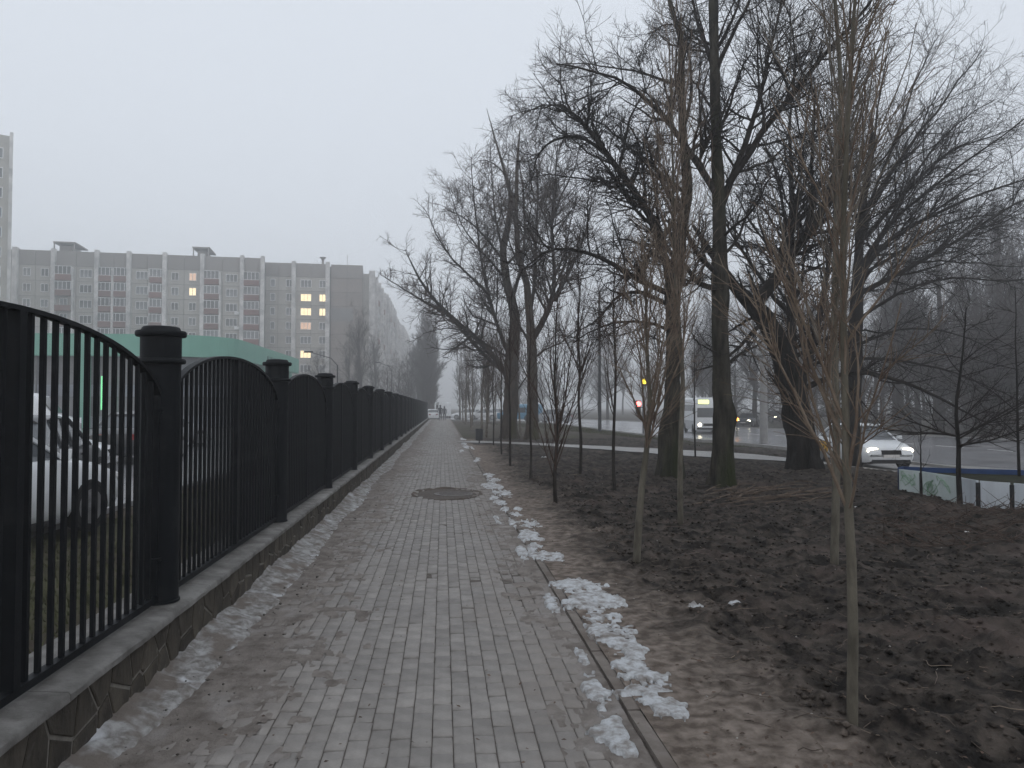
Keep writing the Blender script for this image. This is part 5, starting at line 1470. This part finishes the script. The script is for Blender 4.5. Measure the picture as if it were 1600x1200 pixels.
# ---- saplings along the path
def sapling(label, px, py, h, r, seed, mats, n1=26, n2=200, n3=700, lean=(0, 0), tstart=.38, spread=(18, 42), ll=(.22, .42), up=.10, wob=.012, trunkpx=None, group='young trees planted in the bare soil', tw=(.0035, .0022)):
    rg_ = np.random.default_rng(seed)
    g = G(px, py); z_ = soil_z(g.x, g.y)
    r_ = thing('sapling', label, 'sapling', (g.x, g.y, z_), group=group)
    d_ = 1.6 * F / (py - 636)
    if trunkpx:
        pts = [A(a_, b_, d_) - Vector((g.x, g.y, z_)) for a_, b_ in trunkpx]; pts[0] = Vector((0, 0, -.12))
    else:
        pts = [(0, 0, -.12)] + [(lean[0] * t + rg_.normal(0, wob) * h * .5, lean[1] * t + rg_.normal(0, wob) * h * .5, h * t) for t in np.linspace(.15, 1, 7)]
    P, R = resample(pts, np.linspace(r, r * .18, len(pts)), 24, 0.003, rg_)
    L1, R1 = grow(P[None], R[None], n1, tstart, .93, ll, spread, 9, .48, up, .07, rg_, .3, rmin=tw[0] * 1.5)
    L2, R2 = grow(L1, R1, n2, .08, .95, (.25, .6), (18, 45), 6, .5, up * .8, .10, rg_, .4, rmin=tw[0], lmin=.15)
    L3, R3 = grow(L2, R2, n3, .05, .95, (.3, .7), (18, 50), 4, .6, up * .5, .12, rg_, .5, rmin=tw[1], lmin=.08)
    link('trunk', tube_mesh('trunk', [(P[None], R[None], 12)]), mats[0], r_)
    link('shoots', tube_mesh('shoots', [(L1, R1, 6)]), mats[1], r_)
    link('twigs', tube_mesh('twigs', [(L2, R2, 4), (L3, R3, 3)]), mats[1], r_)
    return r_
SM = (SAP_BARK, SAP_TWIG); SG = (SAP_BARK, SAP_TWIG2); SDK = (LIMB, TWIG_BR)
sapling('nearest sapling, slim pale trunk and tan upright shoots, right foreground', 1324, 1145, 4.6, .027, 31, SM, n1=22, n2=190, n3=600,
        trunkpx=[(1324, 1150), (1328, 1000), (1329, 880), (1324, 780), (1318, 700), (1322, 600), (1318, 480), (1322, 330), (1330, 180), (1340, 60), (1348, -60), (1352, -200)], tstart=.26, spread=(12, 34), ll=(.14, .30), up=.09)
sapling('second sapling close behind the nearest one with paler upright shoots', 1300, 893, 8.2, .040, 32, SG, n1=24, n2=220, n3=650, tstart=.2, lean=(.15, 0), spread=(10, 26), ll=(.18, .34))
sapling('leaning whitish sapling with a thick lower trunk beside the kerb side soil', 992, 878, 3.9, .042, 33, SM, n1=22, n2=220, n3=800,
        trunkpx=[(992, 880), (998, 800), (1004, 740), (1012, 690), (1016, 630), (1012, 560), (1010, 480), (1008, 400)], tstart=.38, spread=(12, 34), ll=(.25, .45))
sapling('tall straight sapling with pale shoots standing before the forked tree', 1062, 820, 6.6, .040, 34, SM, n1=34, n2=320, n3=1200, tstart=.32, lean=(-.12, 0), spread=(8, 26), ll=(.2, .38))
sapling('multi-stemmed bushy sapling left of the leaning one', 868, 790, 3.3, .035, 35, SDK, n1=22, n2=160, n3=400, tstart=.10, spread=(14, 36), ll=(.4, .7))
sapling('dark slim sapling between the bushy one and the leaning one', 960, 768, 4.9, .035, 36, SDK, n1=24, n2=180, n3=500, tstart=.3)
sapling('straight dark sapling behind the bushy one', 906, 742, 5.8, .04, 37, SDK, n1=26, n2=200, n3=500, tstart=.3)
sapling('slender sapling before the right twin trunk', 828, 752, 3.8, .028, 38, SDK, n1=16, n2=100, n3=240, tstart=.35)
sapling('dark sapling before the left twin trunk', 797, 728, 4.6, .035, 39, SDK, n1=20, n2=140, n3=300, tstart=.4)
sapling('small dark sapling between the forked tree and the mossy trunk', 1086, 716, 4.2, .03, 40, SDK, n1=16, n2=100, n3=260, tstart=.4)
sapling('thin sapling close to the litter bin', 784, 712, 4.3, .03, 41, SDK, n1=16, n2=100, n3=240, tstart=.35)
sapling('farthest thin sapling standing by the footpath', 771, 700, 4.6, .03, 42, SDK, n1=16, n2=110, n3=240, tstart=.3)
sapling('crooked dark sapling growing against the white planter', 1498, 792, 4.4, .045, 43, (BARK_BLACK, TWIG), n1=22, n2=220, n3=700, tstart=.16, spread=(45, 80), ll=(.3, .5), up=.01,
        trunkpx=[(1500, 795), (1495, 740), (1497, 690), (1492, 640), (1500, 590), (1507, 540), (1512, 480)])
sapling('broken dark stick sapling at the white planter corner', 1437, 778, 1.3, .02, 44, (BARK_BLACK, TWIG), n1=6, n2=20, n3=30, tstart=.3, spread=(30, 70))
sapling('thin dark sapling at the right edge behind the planter', 1590, 776, 3.8, .03, 45, (BARK_BLACK, TWIG), n1=14, n2=120, n3=300, tstart=.2, spread=(40, 75), up=.01)
# distant row of saplings along the path on the right
rg = np.random.default_rng(77)
protos = [auto_tree_parts(7.5, .07, 300 + i, limbs=24, n2=100, n3=260, ang=(12, 28), up=.10, tstart=.18, llen=(.25, .42), tw=.009) for i in range(3)]
for tm, cm in protos: tm.materials.append(SAP_TWIG2); cm.materials.append(TWIG_BR)
for i in range(15):
    y = 41 + i * 3.9 + rg.uniform(-.6, .6); x = 2.3 + (i % 2) * 2.3 + rg.uniform(-.3, .3)
    if y > 98 or x > np.interp(y, [60, 84, 102], [12.5, 7.2, 0]) : continue
    r_ = thing('sapling', 'one of the reddish-brown saplings in the distant row right of the path', 'sapling', (x, y, tz(x, y)), rg.uniform(0, 6), 'distant row of saplings right of the path')
    tm, cm = protos[i % 3]; link('trunk', tm, None, r_); link('crown', cm, None, r_); s_ = rg.uniform(.75, 1.15); r_.scale = (s_, s_, s_)

# ---- trees in the fog
PR = []
for i, kw in enumerate([dict(h=20, r=.30, limbs=30, n2=260, n3=1500, ang=(22, 42), up=.08, tstart=.22, llen=(.28, .45), tw=.014, n4=2600),
                        dict(h=17, r=.28, limbs=26, n2=260, n3=1500, ang=(30, 60), up=.05, tstart=.20, llen=(.30, .5), tw=.014, n4=2600),
                        dict(h=19, r=.26, limbs=34, n2=260, n3=1400, ang=(18, 34), up=.12, tstart=.25, llen=(.22, .38), tw=.014, n4=2400),
                        dict(h=15, r=.30, limbs=30, n2=300, n3=1800, ang=(40, 75), up=.01, tstart=.10, llen=(.35, .55), tw=.012, droop=.05, n4=4200)]):
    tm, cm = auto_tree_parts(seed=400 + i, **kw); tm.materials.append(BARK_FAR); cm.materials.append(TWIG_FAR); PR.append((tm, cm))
def fog_tree(k, x, y, s_, label, grp):
    r_ = thing('bare_tree', label, 'tree', (x, y, tz(x, y)), rg.uniform(0, 6.3), grp)
    link('trunk', PR[k][0], None, r_); link('crown', PR[k][1], None, r_); r_.scale = (s_, s_, s_)
    return r_
def road_far_x(y): return float(np.interp(y, [0, 40, 63, 89, 110], [36.5, 36.5, 32, 25.5, 14]))
n_ = 0
while n_ < 78:
    px = rg.uniform(720, 1720); d = rg.uniform(58, 210) ** 1.0
    p = W(px, d)
    if p.y < 112 and p.x < road_far_x(p.y) + 2.5: continue
    if p.y >= 112 and p.y < 134: continue
    k = int(rg.integers(0, 3)); hmax = np.interp(px, [720, 800, 1000, 1300, 1500, 1700], [8, 11, 15, 17, 20, 21])
    s_ = hmax / 19 * rg.uniform(.75, 1.15)
    fog_tree(k, p.x, p.y, s_, 'one of the many bare trees fading into the fog beyond the road', 'bare trees in the fog beyond the road'); n_ += 1
for i, (px, d, s_) in enumerate([(1395, 56, .85), (1450, 52, .9), (1490, 60, .95), (1530, 50, .85), (1580, 54, 1.0), (1630, 50, 1.0), (1350, 62, .85), (1295, 66, .85), (1240, 70, .8), (1675, 46, 1.0), (1420, 68, .9), (1560, 66, 1.0), (1510, 72, 1.0), (1190, 76, .8), (1150, 84, .8)]):
    p = W(px, d); x = max(p.x, road_far_x(p.y) + 2.0)
    fog_tree(3, x, p.y, s_ * .72, 'one of the dense low-branched trees lining the far side of the road', 'dense trees along the far kerb of the road')
# left side: poplars before the blocks and at the end of the fence
for i, (px, d, s_, k) in enumerate([(566, 112, .80, 2), (548, 120, .6, 0), (590, 126, .7, 2), (606, 104, .42, 1), (622, 112, .5, 1), (636, 118, .45, 0), (640, 140, .7, 2), (498, 100, .42, 0), (478, 96, .36, 1), (452, 108, .4, 1)]):
    p = W(px, d)
    lab = ['tallest foggy poplar standing against the right edge of the blind gable', 'shorter spreading tree left of the tall poplar at the blind gable', 'narrow foggy poplar before the nearest receding block',
           'low bushy tree in fog beside the distant street lamp', 'low rounded tree in fog left of the dense poplar clump', 'small upright tree touching the dense poplar clump', 'tall faint poplar behind the dense poplar clump',
           'small bare tree below the column of lit windows, right one', 'small bare tree below the column of lit windows, left one', 'small bare tree at the right end of the green pavilion'][i]
    fog_tree(k, p.x, p.y, s_, lab, 'foggy trees before the apartment blocks')
tm, cm = auto_tree_parts(17.5, .35, 500, limbs=60, n2=520, n3=3200, ang=(8, 20), up=.16, tstart=.05, llen=(.22, .34), tw=.020, n4=5200)
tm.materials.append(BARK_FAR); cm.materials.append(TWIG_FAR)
for i, (px, d, s_, lab) in enumerate([(668, 118, .80, 'nearest narrow dense poplar closing the view at the fence end'), (662, 127, .88, 'second dense poplar in the clump at the fence end'), (676, 132, .84, 'right-hand dense poplar in the clump at the fence end'),
                                   (655, 138, .80, 'left-hand dense poplar in the clump at the fence end'), (668, 146, .95, 'rear dense poplar in the clump at the fence end')]):
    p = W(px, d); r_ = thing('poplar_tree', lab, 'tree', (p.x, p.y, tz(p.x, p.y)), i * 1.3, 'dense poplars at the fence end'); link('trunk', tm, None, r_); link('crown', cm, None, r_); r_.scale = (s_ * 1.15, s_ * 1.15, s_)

# ================================================================== SMALL DEBRIS
def scatter_sticks(name, n, fn, ln, rad, m_, seed, label, cat):
    rg_ = np.random.default_rng(seed); x, y = fn(n, rg_); n = len(x)
    z = np.array([soil_z(a_, b_) for a_, b_ in zip(x, y)]) + rad
    a_ = rg_.random(n) * PI * 2; L_ = ln[0] + (ln[1] - ln[0]) * rg_.random(n) ** 2
    dx, dy = np.cos(a_) * L_ / 2, np.sin(a_) * L_ / 2
    P = np.zeros((n, 4, 3))
    for j, t in enumerate(np.linspace(-1, 1, 4)):
        P[:, j, 0] = x + dx * t + rg_.normal(0, .04, n) * L_; P[:, j, 1] = y + dy * t + rg_.normal(0, .04, n) * L_
        P[:, j, 2] = z + np.abs(rg_.normal(0, .04, n)) * L_
    R = np.broadcast_to(np.linspace(1, .5, 4) * rad, (n, 4)) * (0.5 + rg_.random((n, 1)))
    o_ = link(name, tube_mesh(name, [(P, R, 4)]), m_); return tag(o_, label, cat, kind='stuff')
scatter_sticks('dead_twigs', 4200, lambda n, g_: (1.5 + 11 * g_.random(n) ** 1.1, 2.5 + 22 * g_.random(n) ** 1.4), (.03, .30), .0026, mat('dead_twig', (0.17, 0.135, 0.105), 0.9, (0.06, 0.045, 0.038), 3, island=.5), 61, 'small dead twigs and stalks littering the bare soil', 'twigs')
# fallen branches at foot of mossy trunk
q_, _r = [], []
rg_ = np.random.default_rng(91)
c0 = G(1140, 772)
PP = []; RRr = []
for i in range(46):
    px = rg_.uniform(1100, 1290); py = rg_.uniform(764, 792) if i > 6 else rg_.uniform(770, 784); g = G(px, py)
    a_ = rg_.normal(0.15, .45); L_ = rg_.uniform(.4, 1.1) if i > 6 else rg_.uniform(1.4, 2.2)
    zz = soil_z(g.x, g.y)
    pts = [(g.x + math.cos(a_) * L_ * t + rg_.normal(0, .03), g.y + math.sin(a_) * L_ * t + rg_.normal(0, .03), zz + .02 + abs(rg_.normal(0, .05)) + .05 * math.sin(t * 3)) for t in np.linspace(-.5, .5, 5)]
    P_, R_ = resample(pts, np.linspace(.022 if i < 7 else .011, .006, 5), 7, 0, rg_); PP.append(P_); RRr.append(R_)
o = link('fallen_branches', tube_mesh('fallen_branches', [(np.array(PP), np.array(RRr), 6)]), mat('dead_branch', (0.15, 0.115, 0.09), 0.9, (0.07, 0.05, 0.04), 8)); tag(o, 'heap of brown fallen branches at the foot of the mossy trunk', 'branches', kind='stuff')
PP = []; RRr = []
for i in range(420):
    px = rg_.uniform(1380, 1640); py = rg_.uniform(795, 860); g = G(px, py); a_ = rg_.uniform(0, 6.3); L_ = rg_.uniform(.12, .5); zz = soil_z(g.x, g.y); up_ = rg_.uniform(-.05, .22)
    pts = [(g.x + math.cos(a_) * L_ * t + rg_.normal(0, .02), g.y + math.sin(a_) * L_ * t + rg_.normal(0, .02), zz + .01 + max(0, up_) * t * L_ * 3 + .02) for t in np.linspace(0, 1, 4)]
    P_, R_ = resample(pts, np.linspace(.006, .002, 4), 5, .004, rg_); PP.append(P_); RRr.append(R_)
o = link('brushwood', tube_mesh('brushwood', [(np.array(PP), np.array(RRr), 4)]), mat('brush', (0.10, 0.07, 0.055), 0.9, (0.035, 0.025, 0.02), 6)); tag(o, 'tangle of brown brushwood and dead stems before the planter', 'brushwood', kind='stuff')
# dead leaves and clods
def leaves(n, fn, m_, seed, label, size=(.015, .04), zf=soil_z, name='dead_leaves', cat='leaves'):
    rg2 = np.random.default_rng(seed); x, y = fn(n, rg2); n = len(x)
    z = np.array([zf(a_, b_) for a_, b_ in zip(x, y)]) + .006
    s_ = size[0] + (size[1] - size[0]) * rg2.random(n); a_ = rg2.random(n) * 6.3; tl_ = rg2.normal(0, .35, (n, 2))
    c = np.array([(-1, 0, 0), (-.2, .55, .15), (1, 0, .05), (-.2, -.55, .2)])
    ca, sa = np.cos(a_), np.sin(a_)
    V = np.zeros((n, 4, 3))
    for j in range(4):
        u, v_, h_ = c[j]; V[:, j, 0] = x + (u * ca - v_ * sa) * s_; V[:, j, 1] = y + (u * sa + v_ * ca) * s_; V[:, j, 2] = z + h_ * s_ + (u * tl_[:, 0] + v_ * tl_[:, 1]) * s_ * .6
    o_ = link(name, mesh_arrays(name, V.reshape(-1, 3), [np.arange(n * 4).reshape(-1, 4)[:, [0, 1, 2]], np.arange(n * 4).reshape(-1, 4)[:, [0, 2, 3]]]), m_); return tag(o_, label, cat, kind='stuff')
LEAF = mat('dead_leaf', (0.11, 0.075, 0.055), 0.85, (0.05, 0.033, 0.026), 3, island=0.5)
leaves(9000, lambda n, g_: (1.2 + 10 * g_.random(n) ** 1.1, 2.4 + 17 * g_.random(n) ** 1.4), LEAF, 71, 'brown dead leaves trodden into the bare soil', (.006, .019))
leaves(500, lambda n, g_: (-1.6 + 2.6 * g_.random(n), 2.8 + 20 * g_.random(n) ** 1.3), LEAF, 72, 'dead leaf fragments scattered on the path', (.006, .016), lambda a_, b_: 0.012)
def clods(n, fn, m_, seed, label, size, name='clods', cat='clods', zf=soil_z):
    rg2 = np.random.default_rng(seed); x, y = fn(n, rg2); n = len(x)
    s_ = size[0] + (size[1] - size[0]) * rg2.random(n) ** 3; z = np.array([zf(a_, b_) for a_, b_ in zip(x, y)]) + s_ * .2
    base = np.array([(1, 0, 0), (-1, 0, 0), (0, 1, 0), (0, -1, 0), (0, 0, 1), (0, 0, -1), (.6, .6, .55), (-.6, .6, .5), (.6, -.6, .5), (-.6, -.6, .55)]) [:6]
    F6 = np.array([(0, 2, 4), (2, 1, 4), (1, 3, 4), (3, 0, 4), (2, 0, 5), (1, 2, 5), (3, 1, 5), (0, 3, 5)])
    V = base[None] * s_[:, None, None] * (.6 + .8 * rg2.random((n, 6, 1))) * np.array([1, 1, .6]); a_ = rg2.random(n) * 6.3
    Vx = V[:, :, 0] * np.cos(a_)[:, None] - V[:, :, 1] * np.sin(a_)[:, None]; Vy = V[:, :, 0] * np.sin(a_)[:, None] + V[:, :, 1] * np.cos(a_)[:, None]
    V = np.stack([Vx + x[:, None], Vy + y[:, None], V[:, :, 2] + z[:, None]], -1)
    o_ = link(name, mesh_arrays(name, V.reshape(-1, 3), [(F6[None] + (np.arange(n) * 6)[:, None, None]).reshape(-1, 3)]), m_); return tag(o_, label, cat, kind='stuff')
clods(30000, lambda n, g_: (1.9 + 9 * g_.random(n) ** 1.1, 2.2 + 16 * g_.random(n) ** 1.4), SOIL, 73, 'dark earth clods lying loose on the raked soil', (.005, .032))
clods(900, lambda n, g_: (1.1 + 9 * g_.random(n) ** 1.3, 2.2 + 16 * g_.random(n) ** 1.4), mat('pale_grit', (0.34, 0.32, 0.30), 0.8, (0.2, 0.18, 0.16), 8), 74, 'pale grit and gravel specks on the bare soil', (.003, .012), 'grit', 'grit')
clods(420, lambda n, g_: (-1.6 + .55 * g_.random(n) ** 1.5, 2.2 + 14 * g_.random(n) ** 1.4), mat('dark_grit', (0.10, 0.09, 0.08), 0.9), 75, 'dark grit frozen into the dirty snow by the wall', (.004, .016), 'grit', 'grit', lambda a_, b_: .03)
# scraps of litter
for (px, py, lab, sz, ang_) in [(850, 716, 'white paper scrap on the soil near the bushy sapling', .16, .3), (1335, 797, 'white plastic scrap on the soil behind the nearest sapling', .06, 1.0), (1508, 836, 'crumpled white wrapper in the brushwood', .07, .5)]:
    g = G(px, py); q = MB(); n_s = 5
    rr_ = random.Random(px)
    vs = [(sz * (i / 4 - .5), sz * .6 * (j / 3 - .5), rr_.uniform(0, sz * .3)) for j in range(4) for i in range(5)]
    top_ = [(a_, b_, c_ + .004) for a_, b_, c_ in vs]
    fs = [(j * 5 + i, j * 5 + i + 1, j * 5 + i + 6, j * 5 + i + 5) for j in range(3) for i in range(4)]
    q.add(top_, fs); q.add(vs, [f[::-1] for f in fs])
    o = q.build('litter_scrap', mat('white_litter', (0.7, 0.7, 0.7), 0.6, (0.6, 0.6, 0.6), 4), None, (g.x, g.y, soil_z(g.x, g.y)), ang_); tag(o, lab, 'litter')

# ================================================================== HAZE
hz = MB(); hz.box(-640, 640, -70, 905, -1.6, 46)
hm = bpy.data.materials.new('haze'); hm.use_nodes = True
t = hm.node_tree
for n in list(t.nodes): t.nodes.remove(n)
ou = t.nodes.new('ShaderNodeOutputMaterial'); pv = t.nodes.new('ShaderNodeVolumePrincipled')
pv.inputs['Color'].default_value = (0.985, 0.99, 1.0, 1)
pv.inputs['Density'].default_value = 0.0033
pv.inputs['Anisotropy'].default_value = 0.6
t.links.new(pv.outputs[0], ou.inputs['Volume'])
o = hz.build('haze', hm); tag(o, kind='stuff')
